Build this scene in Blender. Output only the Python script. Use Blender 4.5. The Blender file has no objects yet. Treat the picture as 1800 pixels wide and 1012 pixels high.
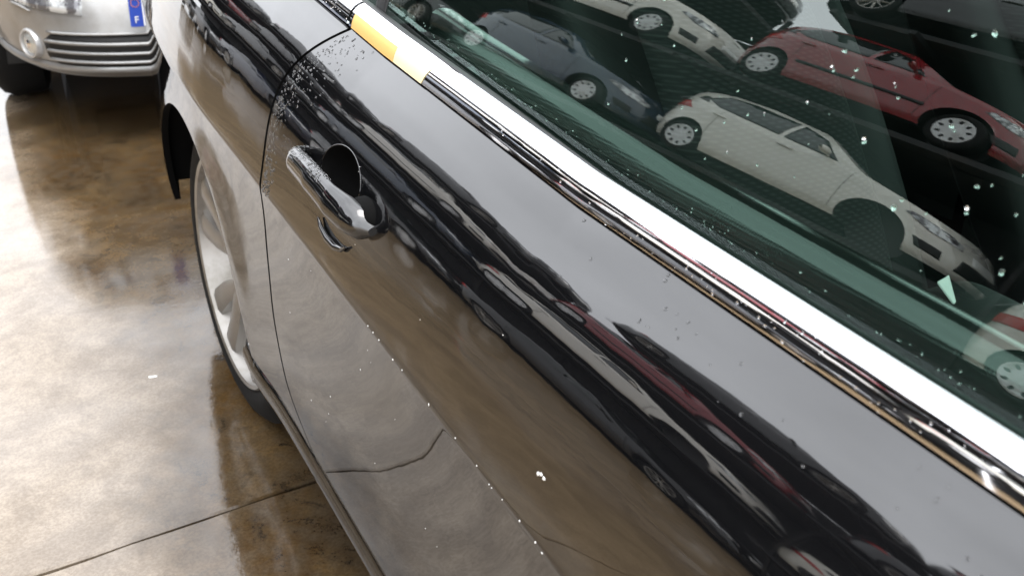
import bpy, math, random
import numpy as np
from mathutils import Vector, Matrix

R = math.radians
random.seed(7)
rng = np.random.default_rng(11)
C = bpy.context.scene.collection
sc = bpy.context.scene

# ------------------------------------------------------------------ camera
CAM = np.array([-.389, -1.877, 1.258]); YAW, PITCH, ROLL = R(31.15), R(27.0), R(2.34); FPX = 1775.
_f = np.array([math.sin(YAW)*math.cos(PITCH), math.cos(YAW)*math.cos(PITCH), -math.sin(PITCH)])
_r = np.array([math.cos(YAW), -math.sin(YAW), 0.]); _u = np.cross(_r, _f)
_r2 = math.cos(ROLL)*_r + math.sin(ROLL)*_u; _u2 = -math.sin(ROLL)*_r + math.cos(ROLL)*_u
cd = bpy.data.cameras.new('camera'); cam = bpy.data.objects.new('camera', cd); C.objects.link(cam)
cd.sensor_width = 36.; cd.lens = 36.*FPX/1800.; cd.clip_start = .02; cd.clip_end = 2000.
M = Matrix(((_r2[0], _u2[0], -_f[0], CAM[0]), (_r2[1], _u2[1], -_f[1], CAM[1]), (_r2[2], _u2[2], -_f[2], CAM[2]), (0, 0, 0, 1)))
cam.matrix_world = M
cd.dof.use_dof = True; cd.dof.focus_distance = 1.25; cd.dof.aperture_fstop = 9.0
sc.camera = cam

# ------------------------------------------------------------------ light: bright overcast
SUN_EL, SUN_AZ = 62., 150.       # azimuth measured from +Y towards +X
w = bpy.data.worlds.new('World'); sc.world = w; w.use_nodes = True
nt = w.node_tree; nt.nodes.clear()
out = nt.nodes.new('ShaderNodeOutputWorld'); bg = nt.nodes.new('ShaderNodeBackground')
sky = nt.nodes.new('ShaderNodeTexSky'); sky.sky_type = 'NISHITA'; sky.sun_disc = False
sky.sun_elevation = R(SUN_EL); sky.sun_rotation = R(SUN_AZ); sky.air_density = 1.2; sky.dust_density = 6.0; sky.ozone_density = 1.0
hs = nt.nodes.new('ShaderNodeHueSaturation'); hs.inputs['Saturation'].default_value = .22
mx = nt.nodes.new('ShaderNodeMix'); mx.data_type = 'RGBA'; mx.inputs[0].default_value = .75
mx.inputs[7].default_value = (8.2, 8.4, 8.8, 1)       # even cloud layer
tc = nt.nodes.new('ShaderNodeTexCoord'); nz = nt.nodes.new('ShaderNodeTexNoise')
nz.inputs['Scale'].default_value = 2.2; nz.inputs['Detail'].default_value = 4
mr = nt.nodes.new('ShaderNodeMapRange'); mr.inputs[1].default_value = .3; mr.inputs[2].default_value = .7; mr.inputs[3].default_value = .82; mr.inputs[4].default_value = 1.15
ml = nt.nodes.new('ShaderNodeMix'); ml.data_type = 'RGBA'; ml.blend_type = 'MULTIPLY'; ml.inputs[0].default_value = 1.
L_ = nt.links.new
L_(sky.outputs[0], hs.inputs['Color']); L_(hs.outputs[0], mx.inputs[6]); L_(tc.outputs['Generated'], nz.inputs['Vector'])
L_(nz.outputs[0], mr.inputs[0]); L_(mx.outputs[2], ml.inputs[6]); L_(mr.outputs[0], ml.inputs[7]); L_(ml.outputs[2], bg.inputs['Color'])
L_(bg.outputs[0], out.inputs['Surface']); bg.inputs['Strength'].default_value = .15
sd = bpy.data.lights.new('sun', 'SUN'); sun = bpy.data.objects.new('sun', sd); C.objects.link(sun)
sd.energy = .5; sd.angle = R(40); sd.color = (1., .97, .92)
_sd = Vector((math.sin(R(SUN_AZ))*math.cos(R(SUN_EL)), math.cos(R(SUN_AZ))*math.cos(R(SUN_EL)), math.sin(R(SUN_EL))))
sun.rotation_euler = _sd.to_track_quat('Z', 'Y').to_euler()
sun.location = _sd*30
sc.view_settings.view_transform = 'Standard'; sc.view_settings.look = 'None'; sc.view_settings.gamma = 1.
sc.view_settings.use_curve_mapping = False; sc.view_settings.exposure = 1.9
sc.render.engine = 'CYCLES'
cy = sc.cycles
cy.use_denoising = True; cy.max_bounces = 14; cy.glossy_bounces = 6; cy.transmission_bounces = 8; cy.transparent_max_bounces = 16; cy.diffuse_bounces = 3
cy.sample_clamp_indirect = 12.; cy.caustics_reflective = True; cy.caustics_refractive = False; cy.blur_glossy = .3

# ------------------------------------------------------------------ helpers
def empty(name, loc=(0, 0, 0), rz=0.):
    o = bpy.data.objects.new(name, None); C.objects.link(o); o.location = loc; o.rotation_euler = (0, 0, rz); o.empty_display_size = .2
    return o
def tag(o, label, cat, group=None):
    o['label'] = label; o['category'] = cat
    if group: o['group'] = group
    return o
def mesh(name, V, F, mat=None, parent=None, smooth=True, kind=None):
    me = bpy.data.meshes.new(name); me.from_pydata([tuple(map(float, v)) for v in V], [], [tuple(map(int, f)) for f in F]); me.validate()
    if smooth: me.polygons.foreach_set('use_smooth', [True]*len(me.polygons))
    o = bpy.data.objects.new(name, me); C.objects.link(o)
    if mat: me.materials.append(mat)
    if parent: o.parent = parent
    if kind: o['kind'] = kind
    return o
def sharp(o, deg=35.):
    o.data.set_sharp_from_angle(angle=R(deg)); return o
class MB:
    def __init__(s): s.v = []; s.f = []
    def add(s, V, F):
        b = len(s.v); s.v += [tuple(v) for v in V]; s.f += [tuple(b+i for i in f) for f in F]; return s
    def grid(s, P, close_u=False, close_v=False, flip=False):
        P = np.asarray(P, float); n, m = P.shape[:2]
        F = []
        for i in range(n if close_u else n-1):
            for j in range(m if close_v else m-1):
                a, b_, c_, d = i*m+j, ((i+1) % n)*m+j, ((i+1) % n)*m+(j+1) % m, i*m+(j+1) % m
                F.append((a, d, c_, b_) if flip else (a, b_, c_, d))
        return s.add(P.reshape(-1, 3), F)
    def box(s, a, b, bev=0.):
        x0, y0, z0 = a; x1, y1, z1 = b
        if bev <= 0:
            return s.add([(x0, y0, z0), (x1, y0, z0), (x1, y1, z0), (x0, y1, z0), (x0, y0, z1), (x1, y0, z1), (x1, y1, z1), (x0, y1, z1)],
                         [(0, 3, 2, 1), (4, 5, 6, 7), (0, 1, 5, 4), (1, 2, 6, 5), (2, 3, 7, 6), (3, 0, 4, 7)])
        # rounded box: superellipsoid-ish stack in z
        rows = []
        for z, k in ((z0, bev), (z0+bev*.3, bev*.3), (z0+bev, 0), (z1-bev, 0), (z1-bev*.3, bev*.3), (z1, bev)):
            X0, X1, Y0, Y1 = x0+k, x1-k, y0+k, y1-k; r = bev; ring = []
            for cx, cy_, a0 in ((X1-r, Y1-r, 0), (X0+r, Y1-r, 90), (X0+r, Y0+r, 180), (X1-r, Y0+r, 270)):
                for t in (0, 30, 60, 90): ring.append((cx+r*math.cos(R(a0+t)), cy_+r*math.sin(R(a0+t)), z))
            rows.append(ring)
        s.grid(rows, close_v=True, flip=True); n = len(rows[0]); b = len(s.v)
        s.f.append(tuple(range(b-n, b))); s.f.append(tuple(reversed(range(b-6*n, b-5*n))))
        return s
    def tube(s, pts, r, n=10, caps=True):
        pts = [np.array(p, float) for p in pts]; rr = r if hasattr(r, '__len__') else [r]*len(pts); rows = []
        for i, p in enumerate(pts):
            t = pts[min(i+1, len(pts)-1)]-pts[max(i-1, 0)]; t /= np.linalg.norm(t)
            a = np.array([0, 0, 1.]) if abs(t[2]) < .9 else np.array([1., 0, 0])
            u = np.cross(a, t); u /= np.linalg.norm(u); v = np.cross(t, u)
            rows.append([p+rr[i]*(math.cos(2*math.pi*k/n)*u+math.sin(2*math.pi*k/n)*v) for k in range(n)])
        s.grid(rows, close_v=True)
        if caps:
            b = len(s.v); s.f.append(tuple(reversed(range(b-n*len(pts), b-n*len(pts)+n)))); s.f.append(tuple(range(b-n, b)))
        return s
    def lathe(s, prof, axis='x', n=48, c=(0, 0, 0)):
        rows = []
        for k in range(n):
            a = 2*math.pi*k/n; row = []
            for h, r in prof:
                p = (h, r*math.cos(a), r*math.sin(a)) if axis == 'x' else ((r*math.cos(a), h, r*math.sin(a)) if axis == 'y' else (r*math.cos(a), r*math.sin(a), h))
                row.append((p[0]+c[0], p[1]+c[1], p[2]+c[2]))
            rows.append(row)
        return s.grid(rows, close_u=True)
    def build(s, name, mat, parent=None, smooth=True, kind=None, sh=None):
        o = mesh(name, s.v, s.f, mat, parent, smooth, kind)
        if sh: sharp(o, sh)
        return o
def clip_poly(P, poly):
    # Sutherland-Hodgman against a convex CCW polygon
    outp = P
    for i in range(len(poly)):
        a = poly[i]; b = poly[(i+1) % len(poly)]; inp = outp; outp = []
        if not inp: return []
        ex, ey = b[0]-a[0], b[1]-a[1]
        side = lambda q: ex*(q[1]-a[1])-ey*(q[0]-a[0])
        for j in range(len(inp)):
            p, q = inp[j], inp[(j+1) % len(inp)]; sp, sq = side(p), side(q)
            if sp >= -1e-12: outp.append(p)
            if (sp > 1e-12 and sq < -1e-12) or (sp < -1e-12 and sq > 1e-12):
                t = sp/(sp-sq); outp.append((p[0]+t*(q[0]-p[0]), p[1]+t*(q[1]-p[1])))
    return outp
def patch(polys, fn, step, off=.004, depth=.012, mb=None):
    """surface piece lying on fn(u,v)->(point, normal), cut to convex polygons (u,v), with a folded-in rim"""
    if not isinstance(polys[0][0], (tuple, list)): polys = [polys]
    mb = mb or MB()
    su, sv = step if hasattr(step, '__len__') else (step, step)
    for poly in polys:
        ar = sum(poly[i][0]*poly[(i+1) % len(poly)][1]-poly[(i+1) % len(poly)][0]*poly[i][1] for i in range(len(poly)))
        if ar < 0: poly = poly[::-1]
        us = [p[0] for p in poly]; vs = [p[1] for p in poly]
        nu = max(1, math.ceil((max(us)-min(us))/su)); nv = max(1, math.ceil((max(vs)-min(vs))/sv))
        U = np.linspace(min(us), max(us), nu+1); Vv = np.linspace(min(vs), max(vs), nv+1)
        idx = {}; pts = []; F = []
        def vid(p):
            k = (round(p[0], 5), round(p[1], 5))
            if k not in idx: idx[k] = len(pts); pts.append(p)
            return idx[k]
        for i in range(nu):
            for j in range(nv):
                q = clip_poly([(U[i], Vv[j]), (U[i+1], Vv[j]), (U[i+1], Vv[j+1]), (U[i], Vv[j+1])], poly)
                ids = []
                for p in q:
                    t = vid(p)
                    if not ids or ids[-1] != t: ids.append(t)
                if len(ids) > 1 and ids[0] == ids[-1]: ids.pop()
                if len(set(ids)) >= 3: F.append(tuple(ids))
        V = []; N = []
        for p in pts:
            a, n = fn(*p); V.append(np.array(a)+np.array(n)*off); N.append(np.array(n))
        # orient
        if F:
            f = F[len(F)//2]; nn = np.cross(V[f[1]]-V[f[0]], V[f[2]]-V[f[0]])
            if nn@N[f[0]] < 0: F = [g[::-1] for g in F]
        cnt = {}
        for f in F:
            for a, b in zip(f, f[1:]+f[:1]): cnt[(a, b)] = cnt.get((a, b), 0)+1
        V2 = list(V); low = {}
        FF = list(F)
        for (a, b) in cnt:
            if (b, a) not in cnt:
                for q in (a, b):
                    if q not in low: low[q] = len(V2); V2.append(V[q]-N[q]*depth)
                FF.append((b, a, low[a], low[b]))
        mb.add(V2, FF)
    return mb

# ------------------------------------------------------------------ materials
def mat(name, col=(.5, .5, .5), rough=.5, metal=0., ior=1.5, **kw):
    m = bpy.data.materials.new(name); m.use_nodes = True; b = m.node_tree.nodes['Principled BSDF']
    b.inputs['Base Color'].default_value = (*col, 1); b.inputs['Roughness'].default_value = rough
    b.inputs['Metallic'].default_value = metal; b.inputs['IOR'].default_value = ior
    for k, v in kw.items(): b.inputs[k.replace('_', ' ')].default_value = v
    return m
def N(m, t, **inp):
    n = m.node_tree.nodes.new(t)
    for k, v in inp.items(): n.inputs[k].default_value = v
    return n
def lk(m, a, b): m.node_tree.links.new(a, b)
def B(m): return m.node_tree.nodes['Principled BSDF']
def add_noise_bump(m, scale, strength, dist=.001, detail=3., coord='Object'):
    t = N(m, 'ShaderNodeTexCoord'); n = N(m, 'ShaderNodeTexNoise', Scale=scale, Detail=detail); bp = N(m, 'ShaderNodeBump', Strength=strength, Distance=dist)
    lk(m, t.outputs[coord], n.inputs['Vector']); lk(m, n.outputs[0], bp.inputs['Height']); lk(m, bp.outputs[0], B(m).inputs['Normal'])
    return bp
def dirt(m, base, dirty, scale, lo=.5, hi=.7, rough=None):
    t = N(m, 'ShaderNodeTexCoord'); n = N(m, 'ShaderNodeTexNoise', Scale=scale, Detail=6., Roughness=.65)
    mr = N(m, 'ShaderNodeMapRange'); mr.inputs[1].default_value = lo; mr.inputs[2].default_value = hi
    mix = N(m, 'ShaderNodeMix'); mix.data_type = 'RGBA'; mix.inputs[6].default_value = (*base, 1); mix.inputs[7].default_value = (*dirty, 1)
    lk(m, t.outputs['Object'], n.inputs['Vector']); lk(m, n.outputs[0], mr.inputs[0]); lk(m, mr.outputs[0], mix.inputs[0]); lk(m, mix.outputs[2], B(m).inputs['Base Color'])
    if rough:
        r = N(m, 'ShaderNodeMapRange'); r.inputs[3].default_value = rough[0]; r.inputs[4].default_value = rough[1]
        lk(m, mr.outputs[0], r.inputs[0]); lk(m, r.outputs[0], B(m).inputs['Roughness'])
def paint(name, col, rough=.12, metal=0., ior=1.55, dirty=True):
    m = mat(name, col, rough, metal, ior, Coat_Weight=.6, Coat_Roughness=.04)
    if dirty: dirt(m, col, tuple(c*.8+.02 for c in col), 3., .5, .75)
    return m
MAT = {}
m = MAT['black_paint'] = mat('black_paint', (.0035, .0036, .004), .025, 0., 1.78)
# fine dust and orange peel on the black lacquer
t = N(m, 'ShaderNodeTexCoord'); n1 = N(m, 'ShaderNodeTexNoise', Scale=3.5, Detail=5., Roughness=.7); n2 = N(m, 'ShaderNodeTexNoise', Scale=900., Detail=1.)
mr = N(m, 'ShaderNodeMapRange'); mr.inputs[1].default_value = .42; mr.inputs[2].default_value = .75; mr.inputs[3].default_value = .012; mr.inputs[4].default_value = .06
lk(m, t.outputs['Object'], n1.inputs['Vector']); lk(m, t.outputs['Object'], n2.inputs['Vector']); lk(m, n1.outputs[0], mr.inputs[0]); lk(m, mr.outputs[0], B(m).inputs['Roughness'])
mp = N(m, 'ShaderNodeMapRange'); mp.inputs[1].default_value = .72; mp.inputs[2].default_value = .78
mix = N(m, 'ShaderNodeMix'); mix.data_type = 'RGBA'; mix.inputs[6].default_value = (.0035, .0036, .004, 1); mix.inputs[7].default_value = (.012, .011, .01, 1)
lk(m, n2.outputs[0], mp.inputs[0]); lk(m, mp.outputs[0], mix.inputs[0]); lk(m, mix.outputs[2], B(m).inputs['Base Color'])
n3 = N(m, 'ShaderNodeTexNoise', Scale=16., Detail=2.); bp = N(m, 'ShaderNodeBump', Strength=.16, Distance=.0012)
lk(m, t.outputs['Object'], n3.inputs['Vector']); lk(m, n3.outputs[0], bp.inputs['Height']); lk(m, bp.outputs[0], B(m).inputs['Normal'])

m = MAT['chrome'] = mat('chrome', (.78, .78, .8), .035, 1.)
add_noise_bump(m, 9., .25, .002, 2.)
MAT['rubber'] = mat('rubber', (.012, .012, .012), .55)
MAT['tyre'] = mat('tyre', (.005, .005, .005), .75, 0., 1.5, Specular_IOR_Level=.2); add_noise_bump(MAT['tyre'], 60., .3, .002)
MAT['dark'] = mat('dark_plastic', (.006, .006, .006), .6)
MAT['hollow'] = mat('hollow_black', (.002, .002, .002), .9, 0., 1.5, Specular_IOR_Level=.1)
MAT['black_gloss'] = mat('black_gloss', (.004, .004, .004), .08, 0., 1.7)
MAT['rim'] = mat('rim_silver', (.3, .29, .28), .36, .75); dirt(MAT['rim'], (.30, .285, .265), (.17, .155, .13), 7.)
MAT['hubcap'] = mat('hubcap', (.42, .42, .42), .35, .5); dirt(MAT['hubcap'], (.5, .5, .5), (.25, .23, .2), 5.)
MAT['steel'] = mat('rack_steel', (.008, .008, .009), .8); dirt(MAT['steel'], (.008, .008, .009), (.014, .010, .008), 4.)
MAT['steel_dark'] = mat('rack_beam', (.009, .01, .011), .7); dirt(MAT['steel_dark'], (.009, .01, .011), (.02, .013, .009), 3.)
m = MAT['sky_blocker'] = mat('rack_sky_blocker', (.012, .012, .013), .7)  # dark sheets added to keep sky out of the gaps between cars
# thin film glass: tinted pass-through plus mirror reflection from both faces
def glass(name, tint, ior):
    m = bpy.data.materials.new(name); m.use_nodes = True; nt = m.node_tree; nt.nodes.clear()
    o = nt.nodes.new('ShaderNodeOutputMaterial'); tr = nt.nodes.new('ShaderNodeBsdfTransparent'); gl = nt.nodes.new('ShaderNodeBsdfGlossy')
    fr = nt.nodes.new('ShaderNodeFresnel'); mx = nt.nodes.new('ShaderNodeMixShader')
    tr.inputs[0].default_value = (*tint, 1); gl.inputs['Roughness'].default_value = 0.; gl.inputs[0].default_value = (.92, 1., .97, 1); geo = nt.nodes.new('ShaderNodeNewGeometry'); sw_ = nt.nodes.new('ShaderNodeMix')      # a thin pane mirrors alike from both sides
    sw_.inputs[2].default_value = ior; sw_.inputs[3].default_value = 1/ior
    nt.links.new(geo.outputs['Backfacing'], sw_.inputs[0]); nt.links.new(sw_.outputs[0], fr.inputs[0])
    nt.links.new(fr.outputs[0], mx.inputs[0]); nt.links.new(tr.outputs[0], mx.inputs[1]); nt.links.new(gl.outputs[0], mx.inputs[2]); nt.links.new(mx.outputs[0], o.inputs[0])
    return m
MAT['glass'] = glass('side_glass', (.50, .64, .58), 1.95)
MAT['car_glass'] = mat('dark_car_glass', (.012, .016, .016), .03, 0., 1.7)
MAT['water'] = mat('water', (1, 1, 1), .0, 0., 1.33, Transmission_Weight=1.)
MAT['tape_orange'] = mat('tape_orange', (.74, .44, .14), .4); add_noise_bump(MAT['tape_orange'], 90., .3, .0006)
MAT['tape_pale'] = mat('tape_pale', (.84, .74, .46), .4); add_noise_bump(MAT['tape_pale'], 90., .3, .0006)
MAT['speck'] = mat('white_fleck', (.75, .74, .7), .6)
m = MAT['ledge'] = mat('soft_grained_vinyl', (.016, .019, .018), .15, 0., 1.95)
t = N(m, 'ShaderNodeTexCoord'); mpp = N(m, 'ShaderNodeMapping'); mpp.inputs['Scale'].default_value = (1, 1, 1)
vo = N(m, 'ShaderNodeTexVoronoi', Scale=300., Randomness=.15); bp = N(m, 'ShaderNodeBump', Strength=.14, Distance=.0010)
lk(m, t.outputs['Object'], vo.inputs['Vector']); lk(m, vo.outputs[0], bp.inputs['Height']); lk(m, bp.outputs[0], B(m).inputs['Normal'])
m = MAT['cloth'] = mat('ribbed_seat_cloth', (.05, .052, .05), .85)
t = N(m, 'ShaderNodeTexCoord'); wv = N(m, 'ShaderNodeTexWave', Scale=40., Distortion=.3, Detail=1.); wv.wave_type = 'BANDS'; wv.bands_direction = 'DIAGONAL'
wv2 = N(m, 'ShaderNodeTexWave', Scale=60., Distortion=.2); wv2.bands_direction = 'Z'
mul = N(m, 'ShaderNodeMath'); mul.operation = 'MULTIPLY'; mix = N(m, 'ShaderNodeMix'); mix.data_type = 'RGBA'; mix.inputs[6].default_value = (.012, .013, .013, 1); mix.inputs[7].default_value = (.038, .040, .038, 1)
lk(m, t.outputs['Object'], wv.inputs['Vector']); lk(m, t.outputs['Object'], wv2.inputs['Vector']); lk(m, wv.outputs['Fac'], mul.inputs[0]); lk(m, wv2.outputs['Fac'], mul.inputs[1])
lk(m, mul.outputs[0], mix.inputs[0]); lk(m, mix.outputs[2], B(m).inputs['Base Color'])
MAT['leather'] = mat('dark_seat_leather', (.006, .0065, .0065), .6, 0., 1.5, Specular_IOR_Level=.3); add_noise_bump(MAT['leather'], 60., .3, .001)
MAT['cabin'] = mat('cabin_plastic', (.006, .0065, .0065), .6, 0., 1.5, Specular_IOR_Level=.3)
MAT['lining'] = mat('roof_lining', (.03, .03, .03), .9)
MAT['red_lamp'] = mat('red_lamp', (.35, .01, .01), .1, 0., 1.5)
MAT['lamp'] = mat('lamp_glass', (.45, .47, .48), .08, .3, 1.6); dirt(MAT['lamp'], (.6, .62, .63), (.12, .12, .13), 14., .45, .55)
MAT['amber'] = mat('amber_lens', (.6, .2, .03), .15)
MAT['plate'] = mat('plate_white', (.7, .7, .68), .3)
MAT['plate_blue'] = mat('plate_blue', (.015, .05, .32), .3)
MAT['fog_glass'] = mat('fog_glass', (.55, .55, .52), .12, .6); add_noise_bump(MAT['fog_glass'], 60., .6, .004)
m = MAT['silver'] = mat('silver_paint', (.36, .36, .355), .38, .55, 1.5, Coat_Weight=.5, Coat_Roughness=.06); dirt(m, (.31, .31, .305), (.22, .21, .195), 5., .45, .75)
PAINTS = dict(white=(.62, .60, .55), cream=(.55, .54, .48), red=(.22, .012, .018), blue=(.022, .036, .062), black=(.006, .006, .007), charcoal=(.022, .023, .025),
              grey=(.07, .073, .078), navy=(.008, .012, .03), silverish=(.25, .255, .26), green=(.01, .03, .02))
for k, c_ in PAINTS.items(): MAT['p_'+k] = paint('paint_'+k, c_)

# ------------------------------------------------------------------ ground: wet brown concrete slabs
def concrete(name):
    m = mat(name, (.1, .08, .05), .05, 0., 1.5)
    g = N(m, 'ShaderNodeNewGeometry')
    def noise(s, d, r=.6, dist=0.):
        n = N(m, 'ShaderNodeTexNoise', Scale=s, Detail=d, Roughness=r, Distortion=dist); lk(m, g.outputs['Position'], n.inputs['Vector']); return n.outputs[0]
    def rng_(src, a, b, c=0., d=1.):
        q = N(m, 'ShaderNodeMapRange'); q.interpolation_type = 'SMOOTHSTEP'
        for i, v in zip((1, 2, 3, 4), (a, b, c, d)): q.inputs[i].default_value = v
        lk(m, src, q.inputs[0]); return q.outputs[0]
    def mixc(f, a, b, mode='MIX'):
        q = N(m, 'ShaderNodeMix'); q.data_type = 'RGBA'; q.blend_type = mode
        if isinstance(f, float): q.inputs[0].default_value = f
        else: lk(m, f, q.inputs[0])
        for i, v in ((6, a), (7, b)):
            if isinstance(v, tuple): q.inputs[i].default_value = (*v, 1)
            else: lk(m, v, q.inputs[i])
        return q.outputs[2]
    big = noise(.9, 5., .6, .4); mid = noise(3.2, 7., .68, .6); fine = noise(26., 6., .7); sand = noise(9., 8., .72, .3)
    col = mixc(rng_(mid, .38, .62), (.072, .038, .011), (.125, .078, .032))
    col = mixc(rng_(sand, .35, .7, 0., .65), col, (.045, .031, .017))
    col = mixc(rng_(big, .48, .68, 0., .8), col, (.022, .018, .014))
    col = mixc(rng_(fine, .35, .7, 0., .6), col, (.085, .066, .044))
    col = mixc(rng_(noise(14., 9., .75, .8), .52, .66, 0., .75), col, (.020, .015, .010))
    # ground painted paler away from the car, for sky sheen and door reflection
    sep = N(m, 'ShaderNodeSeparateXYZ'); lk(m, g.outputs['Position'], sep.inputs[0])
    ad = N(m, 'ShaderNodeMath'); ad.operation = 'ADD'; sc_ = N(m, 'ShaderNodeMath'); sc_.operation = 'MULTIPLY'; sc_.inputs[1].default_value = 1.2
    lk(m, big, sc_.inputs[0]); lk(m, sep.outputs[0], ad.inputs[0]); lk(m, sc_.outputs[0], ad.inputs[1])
    near = rng_(ad.outputs[0], .30, .60, 1., 0.)  # pale band carrying sky sheen as diffuse colour
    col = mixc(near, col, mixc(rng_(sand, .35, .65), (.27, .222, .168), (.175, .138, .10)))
    lane = rng_(ad.outputs[0], -.9, .0, 1., 0.)  # lane lightened so its reflection in the door comes out brighter
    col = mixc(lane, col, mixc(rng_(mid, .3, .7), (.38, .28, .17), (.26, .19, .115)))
    lk(m, col, B(m).inputs['Base Color'])
    lk(m, rng_(noise(1.7, 4., .6, .5), .38, .66, .36, .75), B(m).inputs['Specular IOR Level'])
    rr = rng_(mid, .35, .68, .055, .12); lk(m, rr, B(m).inputs['Roughness'])
    grain = noise(170., 3., .7)
    col2 = mixc(rng_(grain, .38, .62, 0., .5), col, mixc(1.0, col, (.5, .44, .38), 'MULTIPLY')); lk(m, col2, B(m).inputs['Base Color'])
    bp = N(m, 'ShaderNodeBump', Strength=.2, Distance=.0012); lk(m, noise(38., 5., .6), bp.inputs['Height'])
    bp2 = N(m, 'ShaderNodeBump', Strength=.1, Distance=.004); lk(m, noise(4., 2., .5), bp2.inputs['Height']); lk(m, bp2.outputs[0], bp.inputs['Normal']); lk(m, bp.outputs[0], B(m).inputs['Normal'])
    return m
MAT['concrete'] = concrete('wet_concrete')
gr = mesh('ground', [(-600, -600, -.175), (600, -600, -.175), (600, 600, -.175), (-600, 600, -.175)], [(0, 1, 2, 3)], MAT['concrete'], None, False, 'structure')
SLX = [-15.1 + 4.0*i for i in range(8)]; SLY = [-12.318 + 4.0*j for j in range(9)]
gap = .0022
def gz(x): return .042*(min(max(x, -3.1), .9)-.1)      # the lane falls gently away from the parked cars
def slab(x0, x1, y0, y1):
    # irregular, slightly crumbled edges
    def edge(a, b, nrm, n=60):
        a = np.array(a, float); b = np.array(b, float); outp = []
        for k in range(n):
            t_ = k/n; j = (.0015*math.sin(k*1.7+a[0])+.003*rng.random()) if k else 0
            p = a+(b-a)*t_+np.array(nrm)*j; outp.append(p)
        return outp
    ring = edge((x0, y0), (x1, y0), (0, 1))+edge((x1, y0), (x1, y1), (-1, 0))+edge((x1, y1), (x0, y1), (0, -1))+edge((x0, y1), (x0, y0), (1, 0))
    n = len(ring); cx, cy_ = (x0+x1)/2, (y0+y1)/2; V = []
    for p in ring:
        d = np.array([cx-p[0], cy_-p[1]]); d = d/np.linalg.norm(d)
        V.append((p[0]+d[0]*.004, p[1]+d[1]*.004, gz(p[0])))
    for p in ring: V.append((p[0], p[1], gz(p[0])-.004))
    for p in ring: V.append((p[0], p[1], gz(p[0])-.034))
    F = [tuple(range(n))]
    for k in range(n):
        k2 = (k+1) % n; F.append((k, n+k, n+k2, k2)); F.append((n+k, 2*n+k, 2*n+k2, n+k2))
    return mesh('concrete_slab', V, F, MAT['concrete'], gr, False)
for i in range(len(SLX)-1):
    for j in range(len(SLY)-1):
        slab(SLX[i]+gap, SLX[i+1]-gap, SLY[j]+gap, SLY[j+1]-gap)

# ------------------------------------------------------------------ black coupe
# side skin x(y,z): origin x=0 on the crease line, car body towards +x, rear axle at y=0, front towards -y
XC = .90
_w = np.linspace(-.62, .34, 1921)
_t = np.interp(_w, [-.62, -.42, -.34, -.20, -.08, -.0055, .0055, .06, .125, .16, .20, .235, .34], [-16, -11, -5, 1, 0, -5, 11, 14, 19.5, 29, 42, 53, 62])
_k = np.hanning(25); _k /= _k.sum(); _tp = np.pad(_t, 12, mode='edge'); _ts = np.convolve(_tp, _k, 'valid'); _near = np.abs(_w) < .02; _ts[_near] = _t[_near]
_X = np.concatenate([[0], np.cumsum(np.tan(np.radians((_ts[1:]+_ts[:-1])/2))*np.diff(_w))]); _X -= np.interp(0., _w, _X)
def zc(y): return .703+.082*(np.clip(y, -1.7, .5)+.6)+.03*np.clip(y+1.7, -1.5, 0)
def belt(y): return .238+.022*np.clip((-1.15-y)/.45, 0, 1.3)+.008*np.clip((y+.7)/.3, 0, 1)
def Xw(w): return np.interp(w, _w, _X)
PA, PB = .12, .2
def plan(y):
    r = np.maximum(0., y+.75); f_ = np.maximum(0., -1.9-y)
    return PA*np.maximum(0., y+PB)**2+.15*np.maximum(0, y-.5)**2+.10*f_**2
AXY, AXZ, ARCH = 0., .325, .352
def skin(y, z):
    w_ = z-zc(y); s_ = np.where(w_ > 0, .238/belt(y), 1.)
    x = Xw(w_*s_)+plan(y)
    for ay in (0., -2.76):
        r_ = np.hypot(y-ay, z-AXZ)
        x = x-.006*np.exp(-((r_-.35)/.075)**2)*np.clip((.74-z)/.12, 0, 1)*np.clip((z-.2)/.1, 0, 1)
    return x
def skin_n(y, z, e=1e-3):
    dy = (skin(y+e, z)-skin(y-e, z))/(2*e); dz = (skin(y, z+e)-skin(y, z-e))/(2*e)
    n = np.array([-1., dy, dz]); return n/np.linalg.norm(n)
def skin_p(y, z): return (np.array([skin(y, z), y, z]), skin_n(y, z))
G0 = .160
_gz = np.linspace(.80, 1.50, 701); _gx = np.concatenate([[0], np.cumsum(np.tan(np.radians(20+39*(_gz[:-1]-.99)))*np.diff(_gz))]); _gx -= np.interp(.93, _gz, _gx)
def side_glass(y, z): return G0+np.interp(z, _gz, _gx)+plan(y)*.9+.018*np.maximum(0, -1.2-y)**2
def glass_n(y, z, e=1e-3):
    n = np.array([-1., (side_glass(y+e, z)-side_glass(y-e, z))/(2*e), (side_glass(y, z+e)-side_glass(y, z-e))/(2*e)]); return n/np.linalg.norm(n)
def glass_p(y, z): return (np.array([side_glass(y, z), y, z]), glass_n(y, z))
def ztop(y): return zc(y)+belt(y)          # upper edge of the metal, where the chrome strip starts
def zroof(y): return np.interp(y, [-2.45, -2.0, -1.55, -1.1, -.6, -.1, .35, .75, 1.1], [.93, 1.16, 1.315, 1.35, 1.352, 1.315, 1.215, 1.07, .955])
#END_GEOM

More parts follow.
